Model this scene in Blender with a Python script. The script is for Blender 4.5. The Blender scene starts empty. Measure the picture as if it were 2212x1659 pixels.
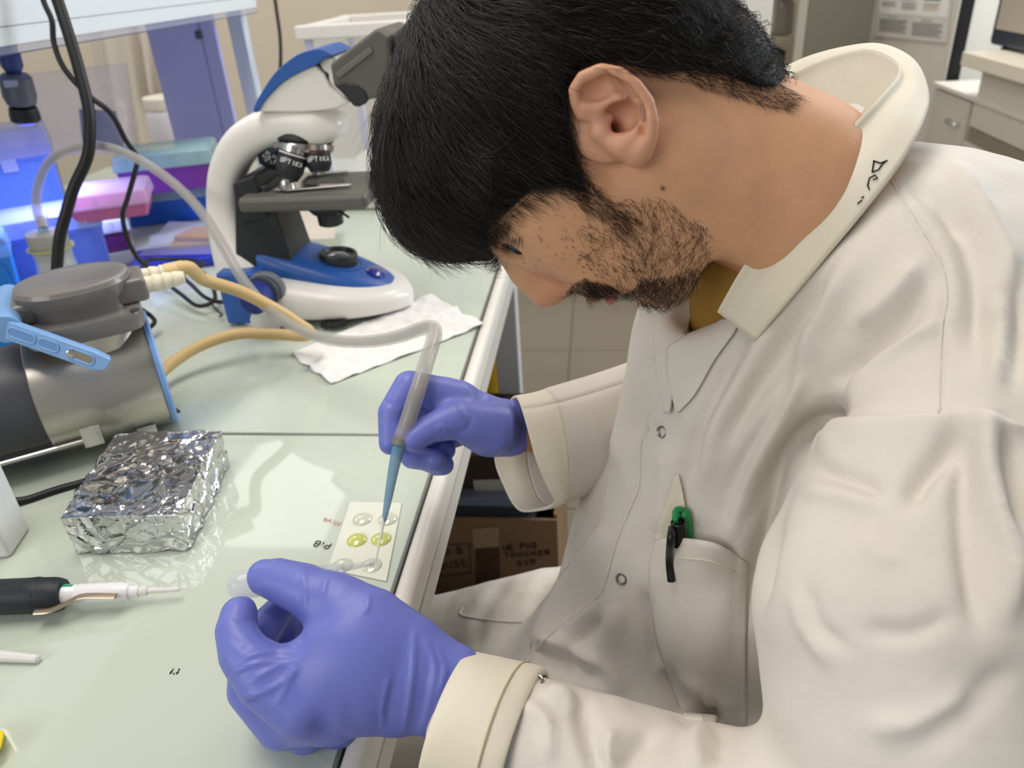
import bpy, bmesh, math, random
import numpy as np
from mathutils import Vector, Matrix, Quaternion
from mathutils.bvhtree import BVHTree
SC = bpy.context.scene
COL = SC.collection
random.seed(7); rng = np.random.default_rng(7)
# ------------------------------------------------------------------ camera
IW, IH, FPX, CX, CY, CAMZ = 2212, 1659, 1660.0, 1106.0, 829.5, 0.42
RM = np.array([[0.9935044527553752, -0.001280531358074759, -0.11378603866328839],
               [0.09886641800792467, -0.4853744003694565, 0.8686985224209103],
               [-0.05634122598528257, -0.8743054681891401, -0.48209502647200553]])
CAM = np.array([0., 0., CAMZ])
cd = bpy.data.cameras.new('camera'); cam = bpy.data.objects.new('camera', cd); COL.objects.link(cam)
cd.sensor_width = 36.0; cd.lens = FPX / IW * 36.0; cd.clip_start = 0.02
m = Matrix.Identity(4)
for i in range(3):
    m[i][0] = RM[i][0]; m[i][1] = -RM[i][1]; m[i][2] = -RM[i][2]; m[i][3] = CAM[i]
cam.matrix_world = m
cd.dof.use_dof = True; cd.dof.focus_distance = 0.50; cd.dof.aperture_fstop = 9.0
SC.camera = cam
# ------------------------------------------------------------------ world, lamps, exposure
w = bpy.data.worlds.new('world'); SC.world = w; w.use_nodes = True
bg = w.node_tree.nodes['Background']; bg.inputs[0].default_value = (0.93, 0.96, 1.0, 1); bg.inputs[1].default_value = 0.30
def area(name, loc, target, size, power, color, sy=None):
    d = bpy.data.lights.new(name, 'AREA'); d.energy = power; d.color = color; d.size = size
    if sy: d.shape = 'RECTANGLE'; d.size_y = sy
    o = bpy.data.objects.new(name, d); COL.objects.link(o); o.location = loc
    o.rotation_euler = (Vector(target) - Vector(loc)).to_track_quat('-Z', 'Y').to_euler(); return o
area('ceiling_or_fill', (-1.5, 3.1, 1.75), (-1.5, 3.1, 0), 0.6, 7, (1, 0.95, 0.9), 1.3)
area('ceiling_or_fill', (-0.5, 0.6, 1.75), (-0.5, 0.6, 0), 0.6, 20, (1, 0.92, 0.84), 1.3)
area('ceiling_or_fill', (0.9, 2.3, 1.75), (0.9, 2.3, 0), 0.6, 22, (1, 0.95, 0.87), 1.3)  # added fill lamp, unseen, brightens the back wall and right cabinets
area('ceiling_or_fill', (-2.2, 1.9, 1.75), (-2.2, 1.9, 0), 0.6, 14, (1, 0.96, 0.9), 1.3)  # another added lamp out of view, lifts the left wall and boxes
area('window_light', (2.6, 2.2, 1.1), (0.2, 0.5, 0.1), 1.6, 62, (0.86, 0.92, 1.0), 1.4)
area('window_light', (-1.6, -1.6, 1.3), (0.0, 0.6, 0.0), 1.6, 24, (1.0, 0.97, 0.92), 1.2)
vs = SC.view_settings; vs.view_transform = 'Standard'; vs.look = 'None'; vs.exposure = 0.03; vs.gamma = 1.0; vs.use_curve_mapping = False
# ------------------------------------------------------------------ pixel helpers (photo frame 2212 x 1659)
def _ray(x, y): return RM @ np.array([(x - CX) / FPX, (y - CY) / FPX, 1.0])
def P(x, y, d): return Vector(CAM + _ray(x, y) * d)
def onax(x, y, ax, v):
    r = _ray(x, y); return Vector(CAM + r * ((v - CAM[ax]) / r[ax]))
def onX(x, y, v): return onax(x, y, 0, v)
def onY(x, y, v): return onax(x, y, 1, v)
def onZ(x, y, v=0.0): return onax(x, y, 2, v)
def proj(V):
    c = (np.asarray(V) - CAM) @ RM
    return c[..., 0] / c[..., 2] * FPX + CX, c[..., 1] / c[..., 2] * FPX + CY, c[..., 2]
def rpx(pr, d): return pr * d / FPX
# ------------------------------------------------------------------ materials
def lin(c):
    if isinstance(c, str): c = [int(c[i:i + 2], 16) / 255 for i in (0, 2, 4)]
    return tuple((x / 12.92 if x <= 0.04045 else ((x + 0.055) / 1.055) ** 2.4) for x in c[:3])
MATS = {}
def mat(name, color='ffffff', rough=0.5, metal=0.0, trans=0.0, spec=0.5, alpha=1.0, bump=0.0, bscale=200.0, var=0.0, vscale=8.0, emit=None, estr=0.0, sss=0.0, coat=0.0, ior=1.45, sheen=0.0, detail=4):
    if name in MATS: return MATS[name]
    mm = bpy.data.materials.new(name); mm.use_nodes = True; nt = mm.node_tree; b = nt.nodes['Principled BSDF']
    c = lin(color); b.inputs['Base Color'].default_value = (*c, 1); b.inputs['Roughness'].default_value = rough
    b.inputs['Metallic'].default_value = metal; b.inputs['Transmission Weight'].default_value = trans
    b.inputs['Specular IOR Level'].default_value = spec; b.inputs['Alpha'].default_value = alpha; b.inputs['IOR'].default_value = ior
    b.inputs['Coat Weight'].default_value = coat; b.inputs['Sheen Weight'].default_value = sheen
    if sss: b.inputs['Subsurface Weight'].default_value = sss; b.inputs['Subsurface Radius'].default_value = (1, .4, .25); b.inputs['Subsurface Scale'].default_value = 0.006
    if emit: b.inputs['Emission Color'].default_value = (*lin(emit), 1); b.inputs['Emission Strength'].default_value = estr
    tc = nt.nodes.new('ShaderNodeTexCoord')
    if var:
        n = nt.nodes.new('ShaderNodeTexNoise'); n.inputs['Scale'].default_value = vscale; n.inputs['Detail'].default_value = detail
        nt.links.new(tc.outputs['Object'], n.inputs['Vector'])
        r = nt.nodes.new('ShaderNodeMix'); r.data_type = 'RGBA'
        r.inputs[6].default_value = (*[x * (1 - var) for x in c], 1); r.inputs[7].default_value = (*[min(1, x * (1 + var)) for x in c], 1)
        nt.links.new(n.outputs['Fac'], r.inputs[0]); nt.links.new(r.outputs[2], b.inputs['Base Color'])
    if bump:
        n = nt.nodes.new('ShaderNodeTexNoise'); n.inputs['Scale'].default_value = bscale; n.inputs['Detail'].default_value = 3
        nt.links.new(tc.outputs['Object'], n.inputs['Vector'])
        bp = nt.nodes.new('ShaderNodeBump'); bp.inputs['Strength'].default_value = bump; bp.inputs['Distance'].default_value = 0.002
        nt.links.new(n.outputs['Fac'], bp.inputs['Height']); nt.links.new(bp.outputs[0], b.inputs['Normal'])
    MATS[name] = mm; return mm
# ------------------------------------------------------------------ objects
def tag(o, label, cat, group=None, kind=None):
    o['label'] = label; o['category'] = cat
    if group: o['group'] = group
    if kind: o['kind'] = kind
    return o
def empty(name, loc, label=None, cat=None, group=None):
    o = bpy.data.objects.new(name, None); COL.objects.link(o); o.location = loc; o.empty_display_size = 0.02
    if label: tag(o, label, cat, group)
    return o
def wpos(o): return (wpos(o.parent) if o.parent else Vector((0, 0, 0))) + o.matrix_parent_inverse.translation * (1 if o.parent else 0) + o.location
def link(name, me, mt=None, parent=None):
    o = bpy.data.objects.new(name, me); COL.objects.link(o)
    if mt is not None: me.materials.append(mt)
    if parent is not None:
        o.parent = parent; o.matrix_parent_inverse = Matrix.Translation(-wpos(parent))
    return o
def V(*a): return Vector(a)
def frame(fwd, up=(0, 0, 1)):
    f = Vector(fwd).normalized(); u = Vector(up); s = f.cross(u)
    if s.length < 1e-5: s = f.cross(V(1, 0, 0))
    s.normalize(); u = s.cross(f).normalized(); return f, s, u
def spline(pts, n=8):
    "Catmull-Rom through points of any dimension"
    p = np.array([list(q) for q in pts], float); out = []
    e = np.vstack([2 * p[0] - p[1], p, 2 * p[-1] - p[-2]])
    for i in range(1, len(e) - 2):
        for k in range(n):
            t = k / n; a, b, c, d = e[i - 1], e[i], e[i + 1], e[i + 2]
            out.append(0.5 * (2 * b + (c - a) * t + (2 * a - 5 * b + 4 * c - d) * t * t + (3 * b - a - 3 * c + d) * t ** 3))
    out.append(p[-1]); return np.array(out)
class MB:
    def __init__(s): s.v = []; s.f = []
    def add(s, vs, fs):
        o = len(s.v); s.v += [tuple(q) for q in vs]; s.f += [tuple(o + i for i in q) for q in fs]; return s
    def box(s, c, size, rz=0.0, M=None):
        x, y, z = [q / 2 for q in size]; vs = [Vector((a * x, b * y, d * z)) for a in (-1, 1) for b in (-1, 1) for d in (-1, 1)]
        R = M if M is not None else Matrix.Rotation(rz, 3, 'Z')
        vs = [R @ q + Vector(c) for q in vs]
        return s.add(vs, [(0, 1, 3, 2), (4, 6, 7, 5), (0, 4, 5, 1), (2, 3, 7, 6), (0, 2, 6, 4), (1, 5, 7, 3)])
    def hexa(s, q):  # 8 points: 4 bottom, 4 top
        return s.add(q, [(3, 2, 1, 0), (4, 5, 6, 7), (0, 1, 5, 4), (1, 2, 6, 5), (2, 3, 7, 6), (3, 0, 4, 7)])
    def tube(s, pts, r, seg=12, caps=True, flat=None):
        p = [Vector(q) for q in pts]; n = len(p); rr = r if hasattr(r, '__len__') else [r] * n
        vs = []; t0 = (p[1] - p[0]).normalized(); _, sd, up = frame(t0); 
        for i in range(n):
            t = (p[min(i + 1, n - 1)] - p[max(i - 1, 0)]).normalized()
            sd = (sd - t * sd.dot(t)).normalized(); up = sd.cross(t)
            for k in range(seg):
                a = 2 * math.pi * k / seg; vs.append(p[i] + (sd * math.cos(a) + up * math.sin(a) * (flat or 1)) * rr[i])
        fs = [(i * seg + k, i * seg + (k + 1) % seg, (i + 1) * seg + (k + 1) % seg, (i + 1) * seg + k) for i in range(n - 1) for k in range(seg)]
        if caps: fs += [tuple(range(seg))[::-1], tuple((n - 1) * seg + k for k in range(seg))]
        return s.add(vs, fs)
    def cyl(s, a, b, r0, r1=None, seg=24, caps=True): return s.tube([a, b], [r0, r0 if r1 is None else r1], seg, caps)
    def lathe(s, prof, o=(0, 0, 0), axis=(0, 0, 1), seg=32, closed=False, ell=1.0, side=None):
        ax = Vector(axis).normalized(); _, sd, up = frame(ax, side or ((1, 0, 0) if abs(ax.z) > .9 else (0, 0, 1))); o = Vector(o); vs = []
        for r, h in prof:
            for k in range(seg):
                a = 2 * math.pi * k / seg; vs.append(o + ax * h + (sd * math.cos(a) + up * math.sin(a) * ell) * max(r, 1e-6))
        n = len(prof); fs = [(i * seg + k, i * seg + (k + 1) % seg, (i + 1) * seg + (k + 1) % seg, (i + 1) * seg + k) for i in range(n - 1 + (1 if closed else 0)) for k in range(seg) if i < n - 1]
        if closed: fs += [((n - 1) * seg + k, (n - 1) * seg + (k + 1) % seg, (k + 1) % seg, k) for k in range(seg)]
        else: fs += [tuple(range(seg))[::-1], tuple((n - 1) * seg + k for k in range(seg))]
        return s.add(vs, fs)
    def prism(s, poly, thick, back=None):
        "poly: 3-D points, extruded by vector thick"
        n = len(poly); t = Vector(thick); vs = [Vector(q) for q in poly] + [Vector(q) + t for q in (back or poly)]
        return s.add(vs, [tuple(range(n))[::-1], tuple(range(n, 2 * n))] + [(i, (i + 1) % n, n + (i + 1) % n, n + i) for i in range(n)])
    def grid(s, G):
        "G: rows of points"
        a, b = len(G), len(G[0]); return s.add([q for r in G for q in r], [(i * b + j, i * b + j + 1, (i + 1) * b + j + 1, (i + 1) * b + j) for i in range(a - 1) for j in range(b - 1)])
    def loft(s, secs, caps=True):
        n = len(secs[0]); m_ = len(secs); fs = [(i * n + k, i * n + (k + 1) % n, (i + 1) * n + (k + 1) % n, (i + 1) * n + k) for i in range(m_ - 1) for k in range(n)]
        if caps: fs += [tuple(range(n))[::-1], tuple((m_ - 1) * n + k for k in range(n))]
        return s.add([q for r in secs for q in r], fs)
    def build(s, name, mt, parent=None, smooth=True, bevel=0.0, bseg=2, sub=0, solid=0.0, angle=35, soff=0.0):
        me = bpy.data.meshes.new(name); me.from_pydata([tuple(q) for q in s.v], [], s.f); me.validate(clean_customdata=False)
        bm = bmesh.new(); bm.from_mesh(me); bmesh.ops.recalc_face_normals(bm, faces=bm.faces); bm.to_mesh(me); bm.free()
        if smooth: me.shade_smooth(); me.set_sharp_from_angle(angle=math.radians(angle))
        o = link(name, me, mt, parent)
        if solid: md = o.modifiers.new('solid', 'SOLIDIFY'); md.thickness = solid; md.offset = soff
        if bevel:
            md = o.modifiers.new('bevel', 'BEVEL'); md.width = bevel; md.segments = bseg; md.limit_method = 'ANGLE'; md.angle_limit = math.radians(40); md.harden_normals = True
            me.shade_smooth(); 
        if sub: md = o.modifiers.new('sub', 'SUBSURF'); md.levels = sub; md.render_levels = sub
        return o
def sell(c, a, b, ra, rb, n=24, e=2.6):
    "superellipse ring around c in the plane of unit vectors a, b"
    out = []
    for k in range(n):
        t = 2 * math.pi * k / n; ct, st = math.cos(t), math.sin(t)
        out.append(Vector(c) + Vector(a) * (ra * math.copysign(abs(ct) ** (2 / e), ct)) + Vector(b) * (rb * math.copysign(abs(st) ** (2 / e), st)))
    return out
def structure(o): o['kind'] = 'structure'; return o
# handwriting / lettering: stroke font on a 4 x 6 cell (x right, y up)
GLY = {'N': [[(0, 0), (0, 6), (4, 0), (4, 6)]], 'E': [[(4, 6), (0, 6), (0, 0), (4, 0)], [(0, 3), (3.2, 3.2)]], 'P': [[(0, 0), (0, 6), (3, 6), (4, 4.6), (3, 3.1), (0, 3)]],
       'A': [[(0, 0), (2, 6), (4, 0)], [(0.8, 2.2), (3.3, 2.2)]], 'S': [[(3.8, 5.2), (2, 6), (0.3, 4.8), (2, 3.2), (3.7, 1.6), (2, 0), (0.2, 0.8)]], 'T': [[(0, 6), (4, 6)], [(2, 6), (2, 0)]],
       'O': [[(2, 6), (0.3, 4.5), (0.2, 1.5), (2, 0), (3.8, 1.5), (3.7, 4.5), (2, 6)]], 'U': [[(0, 6), (0.1, 1.5), (2, 0), (3.9, 1.5), (4, 6)]], 'C': [[(3.8, 5.2), (2, 6), (0.2, 4), (0.3, 1.6), (2, 0), (3.8, 0.9)]],
       'H': [[(0, 6), (0, 0)], [(4, 6), (4, 0)], [(0, 3), (4, 3)]], 'R': [[(0, 0), (0, 6), (3, 6), (4, 4.6), (3, 3.2), (0, 3)], [(1.5, 3), (4, 0)]], 'V': [[(0, 6), (2, 0), (4, 6)]],
       'B': [[(0, 0), (0, 6), (3, 6), (3.6, 4.6), (2.6, 3.2), (0, 3.1)], [(2.6, 3.2), (4, 1.7), (3, 0), (0, 0)]], 'I': [[(2, 0), (2, 6)]], 'i': [[(2, 0), (2, 2.6)], [(2, 4.2), (2, 4.8)]],
       'D': [[(0, 0), (0, 6), (2.4, 5.6), (4, 3), (2.4, 0.2), (0, 0)]], 'e': [[(0.4, 2), (3.6, 2.2), (3.2, 3.8), (1.2, 3.8), (0.3, 2), (1.3, 0.2), (3.6, 0.5)]], 'n': [[(0, 0), (0.2, 3.8), (0.4, 2.8), (2, 3.8), (3.4, 3), (3.5, 0)]],
       'K': [[(0, 6), (0, 0)], [(4, 6), (0.4, 2.8), (4, 0)]], 'v': [[(0.2, 3.8), (2, 0), (3.8, 3.8)]], 'o': [[(2, 3.8), (0.4, 2), (2, 0), (3.7, 2), (2, 3.8)]], ' ': [], 'M': [[(0, 0), (0, 6), (2, 2), (4, 6), (4, 0)]], 'L': [[(0, 6), (0, 0), (3.6, 0)]], '/': [[(0, 0), (4, 6)]], '.': [[(2, 0), (2.2, 0.3)]], '0': [[(2, 6), (0.3, 3), (2, 0), (3.7, 3), (2, 6)]], '6': [[(3.4, 6), (0.4, 2.5), (2, 0), (3.6, 1.8), (2, 3.2), (0.5, 2.2)]], '5': [[(3.6, 6), (0.6, 6), (0.4, 3.4), (2.6, 3.6), (3.6, 1.8), (2, 0), (0.3, 0.6)]], '4': [[(3, 0), (3, 6), (0, 2), (4, 2)]], '1': [[(1, 5), (2, 6), (2, 0)]], '7': [[(0, 6), (4, 6), (1.5, 0)]]}
def strokes(text, fn, h, r, mb=None, jit=0.0, gap=1.6):
    "fn(x, y) -> 3-D point; h = letter height; r = stroke radius"
    mb = mb or MB(); x0 = 0.0; k = h / 6
    for ch in text:
        for st in GLY.get(ch, []):
            pts = [fn((x0 + x + random.uniform(-jit, jit)) * k, (y + random.uniform(-jit, jit)) * k) for x, y in st]
            if len(pts) > 2 and ch in 'OSCDPBReno0': pts = [Vector(q) for q in spline(pts, 3)]
            mb.tube(pts, r, 5)
        x0 += 4 + gap
    return mb
# ================================================================== the room
FLOOR = -0.80
m_tile = mat('floor_tile', '8f877a', 0.42, var=0.06, vscale=6); m_grout = mat('grout', '756e63', 0.8)
floor = structure(MB().box((0.4, 2.0, FLOOR - 0.03), (7.0, 9.0, 0.05)).build('floor', m_grout, smooth=False))
TS = 0.447; tile_me = None
for i in range(-3, 5):
    for j in range(-1, 6):
        c = (-0.105 + TS * (i + 0.5), 0.655 + TS * (j + 0.5), FLOOR - 0.004)
        if tile_me is None:
            t = MB().box((0, 0, 0), (TS - 0.003, TS - 0.003, 0.008)).build('tile', m_tile, smooth=False); tile_me = t.data
        else:
            t = bpy.data.objects.new('tile', tile_me); COL.objects.link(t)
        t.parent = floor; t.location = c
m_wall = mat('wall_paint', 'e2d6c0', 0.85, var=0.03, vscale=3); m_wallr = mat('wall_paint_white', 'd8d4ca', 0.85, var=0.03, vscale=3)
structure(MB().box((-1.35, 3.3, 0.45), (4.3, 0.1, 2.5)).build('wall_back', m_wall, smooth=False))
structure(MB().box((2.4, 4.3, 0.45), (3.8, 0.1, 2.5)).build('wall_right', m_wallr, smooth=False))
structure(MB().box((0.75, 3.85, 0.45), (0.1, 1.0, 2.5)).build('wall_side', m_wallr, smooth=False))
# white door frame post + open store with a grey door, seen above the collar
m_wpl = mat('white_laminate', 'e4e2dd', 0.45, var=0.02); m_gry = mat('grey_green_door', '6f6c5c', 0.6, var=0.04, vscale=3)
m_blk = mat('black_plastic', '17181b', 0.4); m_dark = mat('dark_interior', '2c2822', 0.7)
Yc = 2.75
a = onY(1600, 0, Yc).x; b = onY(1671, 0, Yc).x
structure(MB().box(((a + b) / 2, Yc + 0.06, 0.1), (b - a, 0.12, 1.8)).build('trim_1', m_wpl, bevel=0.004))
Y2 = 3.0
def cabinet_block(name, x0, x1, z0, z1, y, dep, mt, label, cat, **k):
    o = MB().box(((x0 + x1) / 2, y + dep / 2, (z0 + z1) / 2), (x1 - x0, dep, z1 - z0)).build(name, mt, bevel=0.003, **k)
    return o
xs = [onY(x, 40, Y2).x for x in (1674, 1702, 1722, 1742, 1886, 2080)]
st = empty('store_cupboard', (xs[0], Y2, FLOOR), 'open dark cupboard with shelves and folded cloth beside the white post', 'cupboard')
MB().box(((xs[0] + xs[3]) / 2, Y2 + 0.42, -0.1), (xs[3] - xs[0], 0.02, 1.4)).build('back_panel', m_dark, st, smooth=False)
for z in (-0.75, 0.02, 0.12, 0.27): MB().box(((xs[0] + xs[2]) / 2 - 0.005, Y2 + 0.21, z), (xs[2] - xs[0], 0.38, 0.018)).build('shelf', mat('shelf_wood', '8a8471', 0.6), st, smooth=False)
MB().box(((xs[2] + xs[3]) / 2, Y2 + 0.01, -0.1), (xs[3] - xs[2], 0.025, 1.4)).build('door_edge', mat('grey_edge', 'a9a496', 0.5), st, bevel=0.002)
jar = MB().lathe([(0, 0), (0.032, 0), (0.034, 0.02), (0.033, 0.10), (0.02, 0.12), (0.018, 0.135), (0, 0.135)], (xs[1] + 0.012, Y2 + 0.12, 0.131)).build('glass_jar', mat('smoke_glass', '8d877c', 0.1, alpha=0.6), None); tag(jar, 'grey glass jar on the cupboard shelf behind the white post', 'jar')
bx = MB().box((xs[0] + 0.03, Y2 + 0.1, 0.058), (0.055, 0.12, 0.055)).build('black_case', m_blk, None, bevel=0.004); tag(bx, 'small black case on the lower cupboard shelf', 'case')
d = MB().box(((xs[3] + xs[4]) / 2, Y2 + 0.02, -0.1), (xs[4] - xs[3], 0.04, 1.4)).build('cupboard_door', m_gry, None, bevel=0.003); tag(d, 'plain grey green cupboard door behind the coat collar', 'door')
def onplane(x, y, pt, nrm):
    r = Vector(_ray(x, y)); return Vector(CAM) + r * ((pt - Vector(CAM)).dot(nrm) / r.dot(nrm))
ce = Vector(_ray(420, -50)); ce.z = 0; ce.normalize(); cn = V(ce.y, -ce.x, 0); cn = cn if cn.y < 0 else -cn
C1 = onY(2068, 40, 2.9); C1.z = 0; cpl = lambda x, y, o=0: onplane(x, y, C1 + cn * o, cn)
C0 = cpl(1880, 40); C0.z = 0; cl = (C0 - C1).length; cang = math.atan2(ce.y, ce.x); cm = (C0 + C1) / 2
fr = empty('white_cabinet', V(cm.x, cm.y, FLOOR), 'tall white cabinet with a printed sheet taped to its door', 'cabinet')
MB().box(cm - cn * .27 + V(0, 0, -.1), (cl, .48, 1.4), cang).build('body', mat('cabinet_white', 'd6d1c4', 0.5, var=0.02), fr, bevel=0.004)
MB().box(cm - cn * .012 + V(0, 0, -.1), (cl - .012, .022, 1.38), cang).build('door', mat('cabinet_door', 'cfcabd', 0.5, var=0.02), fr, bevel=0.003)
c0, c1, c2, c3 = [cpl(x, y, .002) for x, y in ((1901, -60), (2062, -40), (2045, 93), (1892, 78))]
ps = empty('printed_sheet', c3, 'printed information sheet with green photo strips in a plastic sleeve', 'poster')
MB().prism([c0, c1, c2, c3], cn * .0012).build('paper', mat('paper_grey', 'cfccc6', 0.5), ps, smooth=False)
def patch(parent, lay, ux, uy, x, y, wx, wy, mt, name):
    q = [c3 + ux * a + uy * b_ for a, b_ in ((x, y), (x + wx, y), (x + wx, y + wy), (x, y + wy))]
    return MB().prism([p_ + cn * (.0013 + .0007 * lay) for p_ in q], cn * .0005).build(name, mt, parent, smooth=False)
ux, uy = c2 - c3, c0 - c3
m_grn = mat('print_green', '3f7a3a', 0.6); m_txt = mat('print_text', '8d8a86', 0.7); m_or = mat('print_orange', 'c9a878', 0.7); m_pw = mat('paper_white', 'e6e4e0', 0.6)
patch(ps, 0, ux, uy, 0.03, 0.37, 0.95, 0.62, m_pw, 'upper_page')
for k, x in enumerate((0.32, 0.66)): patch(ps, 1, ux, uy, x, 0.60, 0.22, 0.10, m_grn, 'photo_strip')
for k, x in enumerate((0.07, 0.36, 0.66)):
    for j_ in range(4 - (k == 0)): patch(ps, 1, ux, uy, x, 0.545 - 0.03 * j_, 0.22 - 0.03 * (j_ % 2), 0.012, m_txt if not (k == 2 and j_ > 1) else m_or, 'text_line')
for c_, x in ((0, 0.05), (1, 0.53)):
    patch(ps, 1, ux, uy, x + 0.12, 0.32 - 0.02 * c_, 0.14, 0.024, mat('print_mint', '9bb89b', .7), 'heading')
    for j_ in range(7): patch(ps, 1, ux, uy, x, 0.275 - 0.02 * c_ - 0.030 * j_, 0.40 - 0.05 * (j_ % 3 == 2), 0.014, m_txt, 'text_line')
gq = onY(2084, 60, 2.84)
g = MB().box((gq.x, 2.855, -0.1), (0.032, 0.03, 1.4)).build('black_post', m_blk, None, bevel=0.002); tag(g, 'narrow black post beside the tall white cabinet', 'post')
# drawer unit, side table and monitor along the right wall, facing the bench
XR = 1.10; zt = onX(2031, 176, XR).z; yb0 = onX(2031, 176, XR).y; yb1 = 1.9
du = empty('drawer_unit', (XR + .25, (yb0 + yb1) / 2, FLOOR), 'pale drawer unit with wire handles behind the shoulder', 'drawers')
m_dr = mat('drawer_beige', 'd3cec1', 0.5, var=0.02)
MB().box((XR + .255, (yb0 + yb1) / 2, (zt + FLOOR) / 2 - .01), (.49, yb0 - yb1 - .01, zt - FLOOR - .022)).build('carcass', m_dr, du, bevel=0.002)
MB().box((XR + .245, (yb0 + yb1) / 2, zt - .007), (.53, yb0 - yb1 + .01, .014)).build('top', mat('drawer_top', 'dcd8cc', .45), du, bevel=0.002)
ym = onX(2108, 230, XR).y
def handle(p, parent):
    w_ = 0.030
    MB().tube(spline([p + V(0, w_, 0), p + V(-.014, w_, 0), p + V(-.022, w_ * .6, -.002), p + V(-.022, -w_ * .6, -.004), p + V(-.014, -w_, -.004), p + V(0, -w_, -.002)], 5), 0.0034, 8).build('handle', mat('chrome', 'c9cacc', 0.22, 1.0), parent)
for ya, yb, za, zb_, hp in ((ym + .004, yb0 - .006, zt - .30, zt - .02, (2064, 262)), (yb1 + .01, ym - .004, zt - .36, zt - .128, (2150, 345)), (yb1 + .01, ym - .004, zt - .66, zt - .365, None), (ym + .004, yb0 - .006, zt - .66, zt - .305, None)):
    dd = MB().box((XR - .004, (ya + yb) / 2, (za + zb_) / 2), (.024, yb - ya, zb_ - za)).build('drawer', mat('drawer_front', 'ccc7b9', .5, var=.02), du, bevel=0.003)
    if hp: handle(onX(hp[0], hp[1], XR - .016), dd)
MB().box((XR - .002, (ym + yb1) / 2, zt - .05), (.02, ym - yb1 - .02, .065)).build('upper_panel', m_dr, du, bevel=.002)
MB().box((XR + .004, (ym + yb1) / 2, zt - .105), (.02, ym - yb1 - .02, .045)).build('open_gap', mat('gap_olive', '8b8672', .7), du, smooth=False)
XT = 1.04; tq = onX(2076, 126, XT); zt2 = onX(2078, 110, XT).z; zb2 = onX(2076, 142, XT).z
tabl = empty('side_table', (XT + .3, tq.y - .4, FLOOR), 'pale topped side table carrying the dark framed monitor', 'table')
MB().box((XT + .3, tq.y - .4, (zt2 + zb2) / 2), (.6, .8, zt2 - zb2)).build('table_top', mat('table_edge', 'e2dccb', .5), tabl, bevel=0.004)
MB().box((XT + .06, tq.y - .42, zb2 - .05), (.03, .74, .1)).build('apron', mat('apron', 'd3cec2', .5), tabl, bevel=0.002)
for dx, dy in ((.03, .02), (.57, .02), (.03, .78), (.57, .78)):
    MB().box((XT + .53 + dx * .05, tq.y - dy, (zb2 + FLOOR) / 2), (.03, .03, zb2 - FLOOR)).build('leg', m_gry, tabl, bevel=0.002) if dx > .3 else MB().box((XT + .02, tq.y - .78 if dy > .5 else tq.y - .775, zb2 - .1), (.02, .02, .2)).build('bracket', m_gry, tabl, bevel=0.002)
XM = XT + .10; mq = onX(2134, 96, XM)
mo = empty('monitor', (XM, mq.y - .2, zt2), 'computer monitor with dark blue grey bezel and pale screen', 'monitor')
MB().box((XM + .03, mq.y - .25, mq.z + .18), (.06, .5, .36)).build('bezel', mat('bezel_blue', '2d3644', .4), mo, bevel=0.012)
MB().box((XM - .001, mq.y - .25, mq.z + .19), (.006, .43, .29)).build('screen', mat('screen_grey', 'b9aea0', .3), mo, smooth=False)
MB().lathe([(0.03, 0), (0.03, 0.004), (0.018, 0.006), (0.018, mq.z + .01 - zt2)], (XM + .03, mq.y - .09, zt2 + .0005)).build('foot', m_blk, mo)
# ================================================================== the bench
m_glass = mat('back_painted_glass', 'c6cfc0', 0.04, spec=0.55, coat=0.0, var=0.015, vscale=5)
m_edge = mat('glass_edge', '5a605c', 0.25); m_alu = mat('white_aluminium', 'e6e2d8', 0.32, spec=0.5)
YE = 1.235
bench = empty('lab_bench', (-0.6, 0.7, FLOOR), 'laboratory bench with pale glass top and white metal edge', 'bench')
for ya, yb in ((-0.4, 0.6475), (0.6525, 1.95)):
    MB().box(((-0.1605 - 1.3) / 2, (ya + yb) / 2, -0.004), (1.3 - .1605, yb - ya, 0.008)).build('glass_pane', m_glass, bench, bevel=0.0012)
MB().box((-0.73, 0.775, -0.020), (1.138, 2.35, 0.020)).build('worktop', m_edge, bench, smooth=False)
# front rail: rounded bead + upper and lower face
def rail(prof, name, mt):
    MB().loft([[V(x, y, z) for x, z in prof] for y in (-0.4, 0.3, 1.0, 1.95)]).build(name, mt, bench, angle=30)
rail([(-0.1605, -0.03), (-0.1605, 0.0005), (-0.1585, 0.0005), (-0.1585, -0.03)], 'gasket', mat('gasket', '767873', .5))
bead = [(-0.1583, -0.03)] + [(-0.1503 + 0.008 * math.cos(t), -0.006 + 0.0075 * math.sin(t)) for t in np.linspace(math.pi, 0, 10)] + [(-0.1405, -0.012), (-0.1405, -0.0205), (-0.1583, -0.0205)]
rail(bead, 'edge_bead', m_alu)
rail([(-0.175, -0.0305), (-0.1395, -0.0208), (-0.1395, -0.0455), (-0.175, -0.05)], 'rail_face', mat('rail_grey', 'd5d3cc', .35))
for x, y in ((-0.16, 1.2), (-0.16, -0.35), (-1.27, 1.2), (-1.27, -.35), (-.6, 1.93), (-1.27, 1.93)):
    lg = MB().box((x, y, (FLOOR - 0.05) / 2), (0.04, 0.04, -FLOOR - 0.05)).build('leg', mat('leg_grey', 'cfd1d2', .35), bench, bevel=0.003)
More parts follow.
